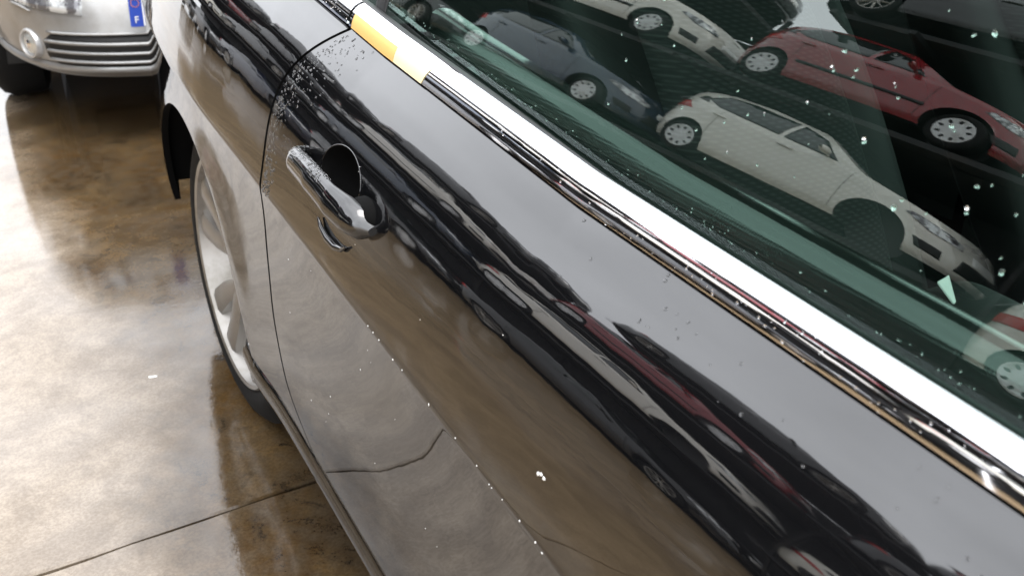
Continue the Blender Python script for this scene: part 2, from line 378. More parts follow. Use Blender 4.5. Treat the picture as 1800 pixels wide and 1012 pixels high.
car = empty('black_coupe', (XC, -.9, 0))
tag(car, 'wet black two-door coupe with chrome window strip, filling the foreground', 'car')
def part(mb, name, matname, parent=None, **kw):
    """link a part built in world coordinates under its thing"""
    o = mb.build(name, MAT[matname], None, **kw)
    o.parent = parent or car; o.matrix_parent_inverse = Matrix.Translation(-Vector((XC, -.9, 0)))
    if parent: o.matrix_parent_inverse = Matrix.Identity(4)
    return o
_wsh = [-.60, -.42, -.382, -.324, -.2, -.1, .03, .104, .156, .197, .236, .30]
_ysh = [-.80, -.70, -.640, -.562, -.523, -.515, -.520, -.512, -.523, -.548, -.592, -.68]
def yshut(w_): return np.interp(w_, _wsh, _ysh)
_ws = np.linspace(-.6, .3, 181); _yy = np.convolve(np.pad(yshut(_ws), 8, mode='edge'), np.hanning(19)[1:-1]/np.hanning(19).sum(), 'valid')
def yshut(w_): return np.interp(w_, _ws, _yy)
def fine(a, b, base, zones):
    """1-D knots from a to b, spacing base, finer inside zones (lo, hi, step)"""
    out_ = [a]
    while out_[-1] < b-1e-9:
        p = out_[-1]; st = base
        for lo, hi, s_ in zones:
            if lo-1e-9 <= p < hi: st = min(st, s_)
        out_.append(min(b, p+st))
    return np.array(out_)
CUP = (-.764, .803, .060, .037)       # handle recess: centre y, z, half sizes
def cup_r(y, z):
    a = R(6); dy, dz = y-CUP[0], z-CUP[1]; u = dy*math.cos(a)+dz*math.sin(a); v = -dy*math.sin(a)+dz*math.cos(a)
    return math.hypot(u/CUP[2], v/CUP[3]), u, v
def panel(name, ycol, rows, yfun, topfn, botw, hole=False, arch=None, mirror=False, parent=None, edge=.014, back_edge=True, front_edge=True, top_edge=False):
    """body panel on the side skin: columns s along the car, rows t in 0..1 of (crease-relative) height"""
    V = []; idx = {}; F = []
    n, m_ = len(ycol), len(rows)
    W_ = np.zeros((n, m_)); Y_ = np.zeros((n, m_)); Z_ = np.zeros((n, m_))
    for i, s_ in enumerate(ycol):
        for j, w_ in enumerate(rows):
            y = yfun(s_, w_); ww = w_*topfn(y)/.238 if w_ > 0 else w_
            if w_ < 0: ww = w_*botw(y)/abs(rows[0]); y = yfun(s_, ww)
            Y_[i, j] = y; Z_[i, j] = zc(y)+ww
    dead = np.zeros((n, m_), bool)
    def snap(test, proj_):
        ins = np.array([[test(Y_[i, j], Z_[i, j]) for j in range(m_)] for i in range(n)])
        for i in range(n):
            for j in range(m_):
                if ins[i, j]:
                    nb = [ins[a, b] for a in (i-1, i, i+1) for b in (j-1, j, j+1) if 0 <= a < n and 0 <= b < m_]
                    if all(nb): dead[i, j] = True
                    else: Y_[i, j], Z_[i, j] = proj_(Y_[i, j], Z_[i, j])
        return ins
    kill = []
    if hole:
        def pj(y, z):
            r, u, v = cup_r(y, z); a = R(6); u, v = u/r, v/r
            return CUP[0]+u*math.cos(a)-v*math.sin(a), CUP[1]+u*math.sin(a)+v*math.cos(a)
        kill.append(snap(lambda y, z: cup_r(y, z)[0] < 1., pj))
    if arch is not None:
        def pa(y, z):
            r = math.hypot(y-arch, z-AXZ); return arch+(y-arch)*ARCH/r, AXZ+(z-AXZ)*ARCH/r
        kill.append(snap(lambda y, z: math.hypot(y-arch, z-AXZ) < ARCH, pa))
    X_ = skin(Y_, Z_)
    P = np.stack([X_, Y_, Z_], -1)
    mb = MB(); V = [tuple(p) for p in P.reshape(-1, 3)]; F = []
    for i in range(n-1):
        for j in range(m_-1):
            q = [(i, j), (i+1, j), (i+1, j+1), (i, j+1)]
            if any(all(k[a] for a in q) for k in kill): continue
            if any(dead[a] for a in q): continue
            F.append(tuple(a*m_+b for a, b in q))
    # folded edges all round open boundary
    cnt = set()
    for f in F:
        for a, b in zip(f, f[1:]+f[:1]): cnt.add((a, b))
    low = {}; low2 = {}
    bound = [(a, b) for (a, b) in cnt if (b, a) not in cnt]
    nface = len(F)
    cen = {}
    for a, b in bound:
        for q in (a, b):
            if q not in low:
                p = np.array(V[q]); low[q] = len(V); V.append((p[0]+edge, p[1], p[2]))
        F.append((b, a, low[a], low[b]))
    if mirror: V = [(2*XC-x, y, z) for x, y, z in V]; F = [f[::-1] for f in F]
    mb.add(V, F)
    o = part(mb, name, 'black_paint', parent); sharp(o, 40)
    o.data.materials.append(MAT['hollow'])
    for p_ in o.data.polygons[nface:]: p_.material_index = 1  # folds coloured matte black to put shade into the panel gaps
    return o
DB = lambda y: .392                                # door bottom below crease
rows_door = np.concatenate([fine(-.392, -.01, .016, []), [-.006, -.003, 0., .003, .006], fine(.012, .238, .006, [(.06, .165, .0035)])])
cols_door = fine(0., 1.36, .012, [(.13, .36, .0045)])
for mir in (False, True):
    d = panel('door', cols_door, rows_door, lambda s_, w_: yshut(w_)-s_*(1.36+ (yshut(w_)+.52))/1.36, belt, DB, hole=True, mirror=mir)
    if not mir: door = d
rows_q = np.concatenate([fine(-.50, -.01, .014, []), [-.006, -.003, 0., .003, .006], fine(.014, .238, .009, [])])
for mir in (False, True):
    panel('quarter_panel', fine(.0, 1.55, .0125, []), rows_q, lambda s_, w_: yshut(w_)+.0075+s_, belt, lambda y: np.interp(y, [-.7, -.2, .3, 1.], [.388, .388, .42, .42]), arch=0., mirror=mir)
    fr = panel('front_fender', fine(.0, 1.5, .02, []), rows_q[::2], lambda s_, w_: -1.895-s_-(.004 if w_ < 9 else 0), belt, lambda y: .39, arch=-2.76, mirror=mir)
P = []
for w_ in np.linspace(-.388, .232, 90):
    row = []
    for q in (-.006, .0035, .014):
        y = float(yshut(w_))+q; z = float(zc(y))+w_; row.append((float(skin(y, z))+.0045, y, z))
    P.append(row)
part(MB().grid(P), 'shut_gap_shade', 'hollow')  # dark strip laid in the shut gap, painting its shade
# sill
def sill_rows(mir):
    ys = np.linspace(-2.33, -.30, 90); P = []
    for y in ys:
        z0 = float(zc(y))-.397; x0 = float(skin(y, z0)); 
        P.append([(x0+.010, y, z0+.012), (x0+.004, y, z0+.002), (x0-.004, y, z0-.008), (x0-.006, y, z0-.022), (x0+.002, y, z0-.05), (x0+.02, y, z0-.085), (x0+.05, y, z0-.105), (x0+.3, y, z0-.105)])
    P = np.array(P)
    if mir: P[..., 0] = 2*XC-P[..., 0]
    return P
for mir in (False, True): part(MB().grid(sill_rows(mir)), 'sill', 'black_paint', sh=60)
# chrome strip along the window
_sT = np.linspace(0, 1, 15); _tT = 12+72*_sT**1.5; _LT = .039
def strip_profile(extra=0.):
    pts = [(0., 0.)]
    for a in range(14):
        t_ = R((_tT[a]+_tT[a+1])/2); pts.append((pts[-1][0]+math.sin(t_)*_LT/14, pts[-1][1]+math.cos(t_)*_LT/14))
    pr = []
    for k, (dx, dz) in enumerate(pts):
        t_ = R(_tT[k]); pr.append((dx-extra*math.cos(t_), dz+extra*math.sin(t_)))
    return pr
def strip(y0, y1, i0=0, i1=15, extra=0., n=None, skew=0.):
    n = n or max(2, int(abs(y1-y0)/.012)); pr = strip_profile(extra)[i0:i1]; P = []
    for k in range(n+1):
        row = []
        for q, (dx, dz) in enumerate(pr):
            y = y0+(y1-y0)*k/n + (skew*q/len(pr) if k == n else 0)
            zt_ = float(ztop(y)); xb = float(skin(y, zt_)); row.append((xb-.003+dx, y, zt_+.0035+dz))
        P.append(row)
    return np.array(P)
def wrap(P, back=.006):
    a = P[:, :1].copy(); a[..., 0] += back; b = P[:, -1:].copy(); b[..., 2] -= back; b[..., 0] += .002
    return np.concatenate([a, P, b], 1)
for mir in (False, True):
    for (y0, y1) in ((.16, -.583), (-.590, -2.30)):
        P = wrap(strip(y0, y1))
        if mir: P[..., 0] = 2*XC-P[..., 0]
        tr = part(MB().grid(P, flip=mir), 'window_chrome', 'chrome', sh=60)
        if not mir: chrome = tr
# dark rubber under and behind the chrome
for mir in (False, True):
    ys = np.linspace(.16, -2.3, 150); P = []
    for y in ys:
        zt_ = float(ztop(y)); xb = float(skin(y, zt_)); P.append([(xb+.006, y, zt_-.012), (xb+.0045, y, zt_+.004), (xb+.030, y, zt_+.018), (xb+.036, y, zt_+.0215), (xb+.043, y, zt_+.021), (xb+.047, y, zt_-.01)])
    P = np.array(P)
    if mir: P[..., 0] = 2*XC-P[..., 0]
    part(MB().grid(P), 'window_seal', 'rubber')
# yellow tape on the lower face of the chrome strip
part(MB().grid(strip(-.600, -.735, 0, 8, .0009, 14)), 'tape', 'tape_orange')['label'] = 'orange strip of tape stuck on the chrome'
part(MB().grid(strip(-.735, -.815, 0, 9, .0007, 10, skew=-.012)), 'tape', 'tape_pale')['label'] = 'pale yellow strip of tape stuck on the chrome'

# side windows
def zlow(y): return float(ztop(y))+.008
def side_pane(name, poly_fn, y0, y1, mir, n=60):
    P = []
    for y in np.linspace(y0, y1, n):
        za, zb_ = zlow(y), float(zroof(y))-.03
        P.append([(float(side_glass(y, z)), y, z) for z in np.linspace(za, max(zb_, za+.01), 30)])
    P = np.array(P)
    if mir: P[..., 0] = 2*XC-P[..., 0]
    return part(MB().grid(P, flip=mir), name, 'glass')
for mir in (False, True):
    g_ = side_pane('door_window', None, -.585, -2.25, mir)
    if not mir: pane = g_
    side_pane('quarter_window', None, -.560, .12, mir, 30)
    # seal between the panes
    P = []
    for z in np.linspace(zlow(-.57), 1.32, 20):
        x = float(side_glass(-.57, z)); P.append([(x+.02, -.590, z), (x-.0015, -.590, z), (x-.003, -.583, z), (x-.003, -.563, z), (x-.0015, -.556, z), (x+.02, -.556, z)])
    P = np.array(P)
    if mir: P[..., 0] = 2*XC-P[..., 0]
    part(MB().grid(P), 'pillar_seal', 'rubber')
    # C pillar and A pillar, roof rail
    P = []
    for y in np.linspace(.12, 1.08, 40):
        za, zb_ = float(ztop(y)), float(zroof(y))
        row = []
        for k in np.linspace(0, 1, 14):
            z = za+(max(zb_, za+.004)-za)*k
            xa = float(skin(y, za)); xg = float(side_glass(y, z)); b_ = min(1, k*5)
            row.append((xa*(1-b_)+xg*b_, y, z))
        P.append(row)
    P = np.array(P)
    if mir: P[..., 0] = 2*XC-P[..., 0]
    part(MB().grid(P, flip=mir), 'rear_pillar', 'black_paint')
    P = []
    for y in np.linspace(-2.42, .14, 90):
        z = float(zroof(y)); x = float(side_glass(y, z)); P.append([(x-.01, y, z-.036), (x-.014, y, z-.02), (x-.004, y, z+.004), (x+.03, y, z+.018), (x+.08, y, z+.01), (x+.08, y, z-.03)])
    P = np.array(P)
    if mir: P[..., 0] = 2*XC-P[..., 0]
    part(MB().grid(P), 'roof_rail', 'black_paint')
def across(ys, edge_fn, crown_fn, name, matn, n=24, bow=None, drop=0.):
    P = []
    for y in ys:
        x0, z0 = edge_fn(y); row = []
        for k in range(n+1):
            t_ = -1+2*k/n; x = XC+(XC-x0)*t_; row.append((x, y+(bow(y)*(1-t_*t_) if bow else 0), z0+crown_fn(y)*(1-t_*t_)-drop))
        P.append(row)
    return part(MB().grid(P, flip=True), name, matn)
re_ = lambda y: (float(side_glass(y, zroof(y)))+.03, float(zroof(y))+.016)
across(np.linspace(-1.56, -.05, 40), re_, lambda y: .05, 'roof', 'black_paint')
across(np.linspace(-1.56, -.05, 20), re_, lambda y: .045, 'roof_lining', 'lining', drop=.03)
across(np.linspace(-2.42, -1.56, 30), lambda y: (float(side_glass(y, zroof(y)))+.02, float(zroof(y))+.012), lambda y: .05, 'windscreen', 'glass', bow=lambda y: -.22*min(1, (-1.56-y)/.5))
across(np.linspace(-.05, .86, 30), lambda y: (float(side_glass(y, zroof(y)))+.02, float(zroof(y))+.014), lambda y: .04, 'rear_window', 'glass')
across(np.linspace(.86, 1.15, 14), lambda y: (float(skin(min(y, 1.02), ztop(min(y, 1.02))))+.0, float(ztop(min(y, 1.02)))), lambda y: .05, 'boot_lid', 'black_paint')
across(np.linspace(-3.40, -2.36, 30), lambda y: (float(skin(y, ztop(y))), float(ztop(y))), lambda y: .07, 'bonnet', 'black_paint', bow=lambda y: -.17)
def end_cap(yend, sg, name):
    P = []
    for z in np.linspace(.22, float(ztop(yend)), 24):
        x0 = float(skin(yend, z)); row = []
        for k in range(31):
            t_ = -1+2*k/30; row.append((XC+(XC-x0)*t_, yend+sg*(.17*(1-abs(t_)**3.5))*(1-.35*((z-.5)/.4)**2), z))
        P.append(row)
    o = part(MB().grid(P, flip=sg > 0), name, 'black_paint'); return o
end_cap(1.03, 1, 'rear_bumper'); end_cap(-3.39, -1, 'front_bumper')
for mir in (False, True):
    tl = MB()
    patch([(.98, .72), (1.02, .72), (1.03, .86), (.9, .86)], skin_p, .03, .004, .01, tl)
    if mir: tl.v = [(2*XC-x, y, z) for x, y, z in tl.v]; tl.f = [f[::-1] for f in tl.f]
    part(tl, 'tail_light', 'red_lamp')
part(MB().box((.30, -3.2, .20), (1.5, 1.0, .26)), 'floor_pan', 'dark', smooth=False)
# wheel wells
for ay in (0., -2.76):
    for mir in (False, True):
        P = []
        for a in np.linspace(R(12), R(205), 40):
            row = [];
            for x in (float(skin(ay+.372*math.cos(a), max(.2, AXZ+.372*math.sin(a))))+.012, .14, .25, .42): row.append((x if not mir else 2*XC-x, ay+.372*math.cos(a), AXZ+.372*math.sin(a)))
            P.append(row)
        x = .42 if not mir else 2*XC-.42
        o = MB().grid(P); o.add([(x, ay+.372*math.cos(a), AXZ+.372*math.sin(a)) for a in np.linspace(0, 2*math.pi, 40, endpoint=False)], [tuple(range(40))])
        part(o, 'wheel_well', 'hollow')

# wheels
def wheel_mesh(xo, ay, mir):
    s_ = -1 if not mir else 1
    c_ = (xo if not mir else 2*XC-xo, ay, AXZ)
    X = lambda d: -s_*d          # d: inboard distance from the outer face
    ty = MB().lathe([(X(d), r) for d, r in ((.022, .240), (.010, .244), (.003, .252), (.000, .278), (.008, .300), (.020, .314), (.028, .3215), (.030, .318), (.032, .3225), (.07, .3245), (.072, .318), (.078, .318), (.08, .3245), (.115, .325), (.118, .318), (.124, .318), (.127, .325), (.165, .3245), (.168, .318), (.174, .318), (.176, .3235), (.21, .32), (.225, .30), (.235, .27), (.235, .235), (.22, .222))], n=72, c=c_)
    tyre = part(ty, 'wheel', 'tyre', sh=35)
    rm = MB().lathe([(X(d), r) for d, r in ((.022, .2405), (.006, .2465), (.000, .2425), (.003, .235), (.022, .230), (.05, .215), (.12, .196), (.20, .20), (.22, .221))], n=72, c=c_)
    rim = part(rm, 'rim', 'rim', tyre, sh=50)
    for k in range(5):
        sp = MB()
        for off in (-11.5, 11.5):
            a = R(90+72*k); rows = []
            for r, dd, wd in ((.045, .030, .040), (.09, .022, .044), (.15, .015, .048), (.215, .008, .056), (.234, .010, .064)):
                ca = a+R(off)*min(1, (r-.03)/.12)*1.15
                cx, cz = math.cos(ca)*r, math.sin(ca)*r; tx, tz = -math.sin(ca), math.cos(ca)
                h = wd/2
                ring = [(-h, dd+.028), (-h, dd+.006), (-h*.55, dd), (h*.55, dd), (h, dd+.006), (h, dd+.028)]
                rows.append([(c_[0]+X(q[1]), c_[1]+cx+tx*q[0], c_[2]+cz+tz*q[0]) for q in ring])
            sp.grid(rows, close_v=True)
        part(sp, 'spoke', 'rim', tyre, sh=40)
    hb = MB().lathe([(X(d), r) for d, r in ((.06, .07), (.03, .068), (.022, .055), (.02, .033), (.014, .031), (.012, .02), (.012, .0005))], n=32, c=c_)
    part(hb, 'hub', 'rim', tyre, sh=40)
    dk = MB().lathe([(X(d), r) for d, r in ((.10, .04), (.10, .15), (.115, .15), (.115, .04))], n=40, c=c_)
    part(dk, 'brake_disc', 'hubcap', tyre, sh=40)
for ay, xo in ((0., .066), (-2.76, .085)):
    for mir in (False, True): wheel_mesh(xo, ay, mir)

# door handle
def on_skin(y, z, off): return np.array(skin_p(y, z)[0])+np.array(skin_p(y, z)[1])*off
hp = []
for u in np.linspace(0, 1, 60):
    y = -.640-.238*u; z = .797+.010*math.sin(math.pi*u)-.018*u
    oo = np.interp(u, [0, .05, .2, .5, .75, .9, .97, 1.], [.010, .024, .040, .046, .043, .034, .024, .006])       # outer face
    oi = np.interp(u, [0, .11, .17, .5, .74, .88, 1.], [-.004, -.004, .022, .027, .025, .010, -.006])            # inner face
    o_, ht = (oo+oi)/2, (oo-oi)/2
    hz = np.interp(u, [0, .03, .12, .35, .7, .86, .95, 1.], [.004, .011, .0155, .0170, .0185, .0205, .017, .006])       # half height
    gr_ = np.interp(u, [0, .12, .3, .7, .85, 1.], [.45, .45, .2, .2, .3, .5])                                          # how much wider towards the door
    p, n_ = skin_p(y, z); up = np.cross(n_, [0, 1, 0]); up = up/np.linalg.norm(up)
    if up[2] < 0: up = -up
    row = []
    for k in range(20):
        a = 2*math.pi*k/20; ca, sa = math.cos(a), math.sin(a)
        row.append(p+n_*(o_+ht*np.sign(ca)*abs(ca)**.8)+up*hz*np.sign(sa)*abs(sa)**.85*(1-gr_*ca))
    hp.append(row)
hb = MB().grid(hp, close_v=True); b = len(hb.v); hb.f.append(tuple(range(b-20, b))); hb.f.append(tuple(reversed(range(b-1200, b-1180))))
handle = part(hb, 'door_handle', 'black_paint', door, sh=50)
rows = []
for f_ in np.linspace(0., .999, 14):
    k_ = math.cos(f_*math.pi/2)**.7; h_ = math.sin(f_*math.pi/2)
    rows.append([on_skin(-.848+.031*k_*math.cos(a), .7885+.0215*k_*math.sin(a), -.010+.029*h_) for a in np.linspace(0, 2*math.pi, 28, endpoint=False)])
part(MB().grid(rows, close_v=True), 'handle_foot', 'hollow', door)
# hollow behind the grip
rows = []
for f_ in np.linspace(0, 1, 12):
    row = []
    r_ = math.cos(f_*math.pi/2)**.5 if f_ < 1 else 0.001; dpt = .042*math.sin(f_*math.pi/2)
    for k in range(48):
        a = 2*math.pi*k/48; u, v = CUP[2]*r_*math.cos(a), CUP[3]*r_*math.sin(a); a6 = R(6)
        y, z = CUP[0]+u*math.cos(a6)-v*math.sin(a6), CUP[1]+u*math.sin(a6)+v*math.cos(a6)
        row.append(on_skin(y, z, -dpt-.0005))
    rows.append(row)
part(MB().grid(rows, close_v=True, flip=True), 'handle_recess', 'hollow', door)
rim_ = []
for k in range(61):
    a = 2*math.pi*k/60; u, v = CUP[2]*math.cos(a), CUP[3]*math.sin(a); rim_.append(on_skin(CUP[0]+u*math.cos(R(6))-v*math.sin(R(6)), CUP[1]+u*math.sin(R(6))+v*math.cos(R(6)), -.0004))
part(MB().tube(rim_, .0009, 8, False), 'recess_rim', 'black_paint', door)
# slim curved bar under the handle
lip = [on_skin(y, z, .004) for y, z in ((-.738, .745), (-.752, .737), (-.775, .731), (-.800, .730), (-.818, .734), (-.828, .741))]
part(MB().tube(lip, [.0015, .0035, .0045, .0045, .0035, .0015], 10), 'handle_crescent', 'black_gloss', door)

# cabin
def cabin_side(mir):
    P = []
    for y in np.linspace(-.60, -2.15, 60):
        zt_ = float(ztop(y)); x0 = float(skin(y, zt_))+.050
        row = [(x0, y, zt_-.09), (x0+.002, y, zt_-.055), (x0+.012, y, zt_-.046), (x0+.030, y, zt_-.040)]
        qx, qz, ds = x0+.038, zt_-.038, .0025
        for a in range(46):
            th = R(np.interp(a*ds, [0, .010, .048, .064, .074, .092, .115], [5, 22, 34, 60, 90, 110, 172])); qx += math.sin(th)*ds; qz += math.cos(th)*ds; row.append((qx, y, qz))
        row += [(qx-.004, y, zt_-.10), (qx-.03, y, zt_-.2), (qx-.02, y, zt_-.3), (qx-.04, y, .35)]
        P.append(row)
    P = np.array(P)
    if mir: P[..., 0] = 2*XC-P[..., 0]
    return part(MB().grid(P, flip=not mir), 'door_trim', 'ledge')
for mir in (False, True):
    ct = cabin_side(mir)
    P = []
    for y in np.linspace(-.58, .3, 20):
        zt_ = float(ztop(y)); x0 = float(skin(y, zt_))+.05; P.append([(x0, y, zt_-.05), (x0+.004, y, zt_-.004), (x0+.06, y, zt_-.004), (x0+.085, y, zt_-.03), (x0+.09, y, .4)])
    P = np.array(P)
    if mir: P[..., 0] = 2*XC-P[..., 0]
    part(MB().grid(P), 'rear_side_trim', 'cabin')
def seat_part(x0, x1, pts, th, name, matn, bol=.03, parent=None, n=10):
    """padded slab following a y-z centre line"""
    rows = []
    for k, (y, z) in enumerate(pts):
        a = np.array(pts[min(k+1, len(pts)-1)])-np.array(pts[max(k-1, 0)]); a = a/np.linalg.norm(a); nr = np.array([-a[1], a[0]])
        t_ = k/(len(pts)-1); e = max(.25, math.sin(math.pi*min(1, max(0, t_*.94+.03)))**.35); ring = []
        for q in range(24):
            an = 2*math.pi*q/24; cx = np.sign(math.cos(an))*abs(math.cos(an))**.5; cz = np.sign(math.sin(an))*abs(math.sin(an))**.6
            x = (x0+x1)/2+(x1-x0)/2*cx*(.9+.1*e); d = th*e*cz*(1+bol/th*abs(cx)**3*.6)
            ring.append((x, y+nr[0]*d, z+nr[1]*d))
        rows.append(ring)
    mb = MB().grid(rows, close_v=True); b = len(mb.v); mb.f.append(tuple(range(b-24, b))); mb.f.append(tuple(range(b-24*len(pts), b-24*len(pts)+24)))
    return part(mb, name, matn, parent)
for cx in (.55, 1.25):
    bk = [(-1.12+.42*t_, .50+.62*t_-.05*t_*t_) for t_ in np.linspace(0, 1, 12)]
    st = seat_part(cx-.25, cx+.25, bk, .065, 'front_seat', 'leather')
    seat_part(cx-.155, cx+.155, [(y-.03, z+.02) for y, z in bk[1:-1]], .06, 'seat_panel', 'cloth', 0.01, st)
    seat_part(cx-.25, cx+.25, [(-1.62+.55*t_, .47-.06*t_) for t_ in np.linspace(0, 1, 8)], .07, 'seat_cushion', 'leather', .03, st)
    seat_part(cx-.13, cx+.13, [(-.67+.07*t_, 1.12+.18*t_) for t_ in np.linspace(0, 1, 6)], .045, 'headrest', 'leather', .0, st)
seat_part(.38, 1.42, [(-.02+.28*t_, .45+.52*t_) for t_ in np.linspace(0, 1, 8)], .08, 'rear_bench', 'leather')
part(MB().box((.28, -2.5, .62), (1.52, -2.0, .90), .05), 'dashboard', 'cabin')
part(MB().box((.2, -2.3, .27), (1.6, .9, .32)), 'cabin_floor', 'cabin', smooth=False)
part(MB().box((.36, .30, .80), (1.44, .95, .93), .03), 'parcel_shelf', 'cabin')
sw = [(1.25+.18*math.cos(a), -1.90+.07*math.sin(a), .82+.17*math.sin(a)) for a in np.linspace(0, 2*math.pi, 40)]
part(MB().tube(sw, .015, 10, False).tube([(1.25, -2.05, .78), (1.25, -1.90, .82)], .05, 12), 'steering_wheel', 'cabin')
part(MB().tube([(.235, -.61, 1.12), (.225, -.60, 1.0), (.22, -.60, .9), (.22, -.59, .6)], .012, 8), 'belt_strap', 'cabin')
# folded paper lying in the cabin
part(MB().add([(.405, -1.345, .842), (.435, -1.335, .838), (.425, -1.36, .815), (.405, -1.345, .840), (.435, -1.335, .836), (.425, -1.36, .813)], [(0, 1, 2), (5, 4, 3), (0, 3, 4, 1), (1, 4, 5, 2), (2, 5, 3, 0)]), 'paper_scrap', 'plate', smooth=False)
part(MB().box((.38, -1.40, .55), (.50, -1.31, .82), .02), 'seat_bag', 'cabin')

# water and dust on the car
def bead(mb, p, n_, r, h, rnd):
    n_ = np.array(n_); a = np.cross(n_, [0, 1., .1]); a /= np.linalg.norm(a); b_ = np.cross(n_, a)
    base = len(mb.v); K = 8; st = rnd.uniform(0, 6.28); el = rnd.uniform(.75, 1.25); jit = [rnd.uniform(.8, 1.2) for _ in range(K)]
    for rr, hh in ((1., -.0002), (.86, h*.5), (.5, h*.9)):
        for k in range(K):
            an = 2*math.pi*k/K; ca, sa = math.cos(an)*el, math.sin(an)/el
            d = a*(ca*math.cos(st)-sa*math.sin(st))+b_*(ca*math.sin(st)+sa*math.cos(st))
            mb.v.append(tuple(p+d*r*rr*jit[k]+n_*hh))
    mb.v.append(tuple(p+n_*h))
    for q in (0, 1):
        for k in range(K):
            k2 = (k+1) % K; mb.f.append((base+q*K+k, base+q*K+k2, base+(q+1)*K+k2, base+(q+1)*K+k))
    for k in range(K): mb.f.append((base+2*K+k, base+2*K+(k+1) % K, base+3*K))
    mb.f.append(tuple(base+k for k in reversed(range(K))))
rd = random.Random(3)
wd = MB()
for _ in range(75):        # window
    y = -1.62+.55*rd.random()**1.3; z = .955+.20*rd.random(); p, n_ = glass_p(y, z)
    r_ = rd.choice((.0008, .0011, .0015, .0021)); bead(wd, p, n_, r_*rd.uniform(.6, 1.1), r_*rd.uniform(.15, .4), rd)
    if rd.random() < .35: bead(wd, p+np.array([0, .0025*rd.random(), .003*rd.random()]), n_, r_*.7, r_*.3, rd)
for _ in range(130):        # along the lower edge of the glass
    y = -.60-1.05*rd.random(); z = float(ztop(y))+.030+.010*rd.random()**2; p, n_ = glass_p(y, z); r_ = rd.uniform(.0004, .0010); bead(wd, p, n_, r_, r_*.35, rd)
part(wd, 'window_drops', 'water', pane, kind='stuff')
wd = MB()
for _ in range(420):        # door near the shut line
    t_ = rd.random(); w_ = .235-.24*t_**1.2; s_ = abs(rd.gauss(0, .045-.03*t_))+.006; y = yshut(w_)-s_; z = float(zc(y))+w_
    if cup_r(y, z)[0] < 1.1: continue
    p, n_ = skin_p(y, z); r_ = rd.uniform(.0007, .0021); bead(wd, p, n_, r_, r_*.5, rd)
for _ in range(30):
    y = -1.66+.5*rd.random(); w_ = float(belt(y))*rd.uniform(.82, .99); z = float(zc(y))+w_; p, n_ = skin_p(y, z); r_ = rd.uniform(.0006, .002); bead(wd, p, n_, r_, r_*.35, rd)
part(wd, 'door_drops', 'water', door, kind='stuff')
wd = MB(); hpa = np.array(hp)
for _ in range(420):
    i = rd.randrange(1, 40); k = rd.randrange(2, 11); p = hpa[i, k % 20]; q = hpa[i, (k+1) % 20]; i2 = hpa[i+1, k % 20]
    n_ = np.cross(i2-p, q-p); n_ /= np.linalg.norm(n_); c_ = hpa[i].mean(0)
    if (p-c_)@n_ < 0: n_ = -n_
    f1, f2 = rd.random(), rd.random(); r_ = rd.uniform(.0007, .0018); bead(wd, p+(q-p)*f1+(i2-p)*f2, n_, r_, r_*.6, rd)
part(wd, 'handle_drops', 'water', door, kind='stuff')
wd = MB(); pr = strip_profile()
for _ in range(120):
    y = rd.choice((rd.uniform(-.40, -.59), rd.uniform(-1.2, -1.6), rd.uniform(-.8, -1.6))); k = rd.randrange(0, 10); zt_ = float(ztop(y)); xb = float(skin(y, zt_)); t_ = R(_tT[k])
    if y > -1. and y < -.6: continue
    r_ = rd.uniform(.0005, .0013); bead(wd, np.array([xb-.003+pr[k][0], y, zt_+.0035+pr[k][1]]), (-math.cos(t_), 0, math.sin(t_)), r_, r_*.6, rd)
part(wd, 'chrome_drops', 'water', chrome, kind='stuff')
wd = MB()
for k in range(14):      # pale flecks caught along the crease
    y = -.9-.45*rd.random(); z = float(zc(y))+rd.choice((0., 0., .001, -.002)); p, n_ = skin_p(y, z); r_ = rd.uniform(.0006, .0014); bead(wd, p, n_, r_, .0006, rd)
for _ in range(34):
    y = -.6-.95*rd.random(); w_ = rd.uniform(-.3, .15); z = float(zc(y))+w_; p, n_ = skin_p(y, z); r_ = rd.choice((.0004, .0005, .0006, .0012)); bead(wd, p, n_, r_, .0004, rd)
for y, z in ((-1.272, .705), (-1.276, .7065), (-1.281, .7055)): p, n_ = skin_p(y, z); bead(wd, p, n_, .0022, .0008, rd)
part(wd, 'pale_flecks', 'speck', door, kind='stuff')
#PART2

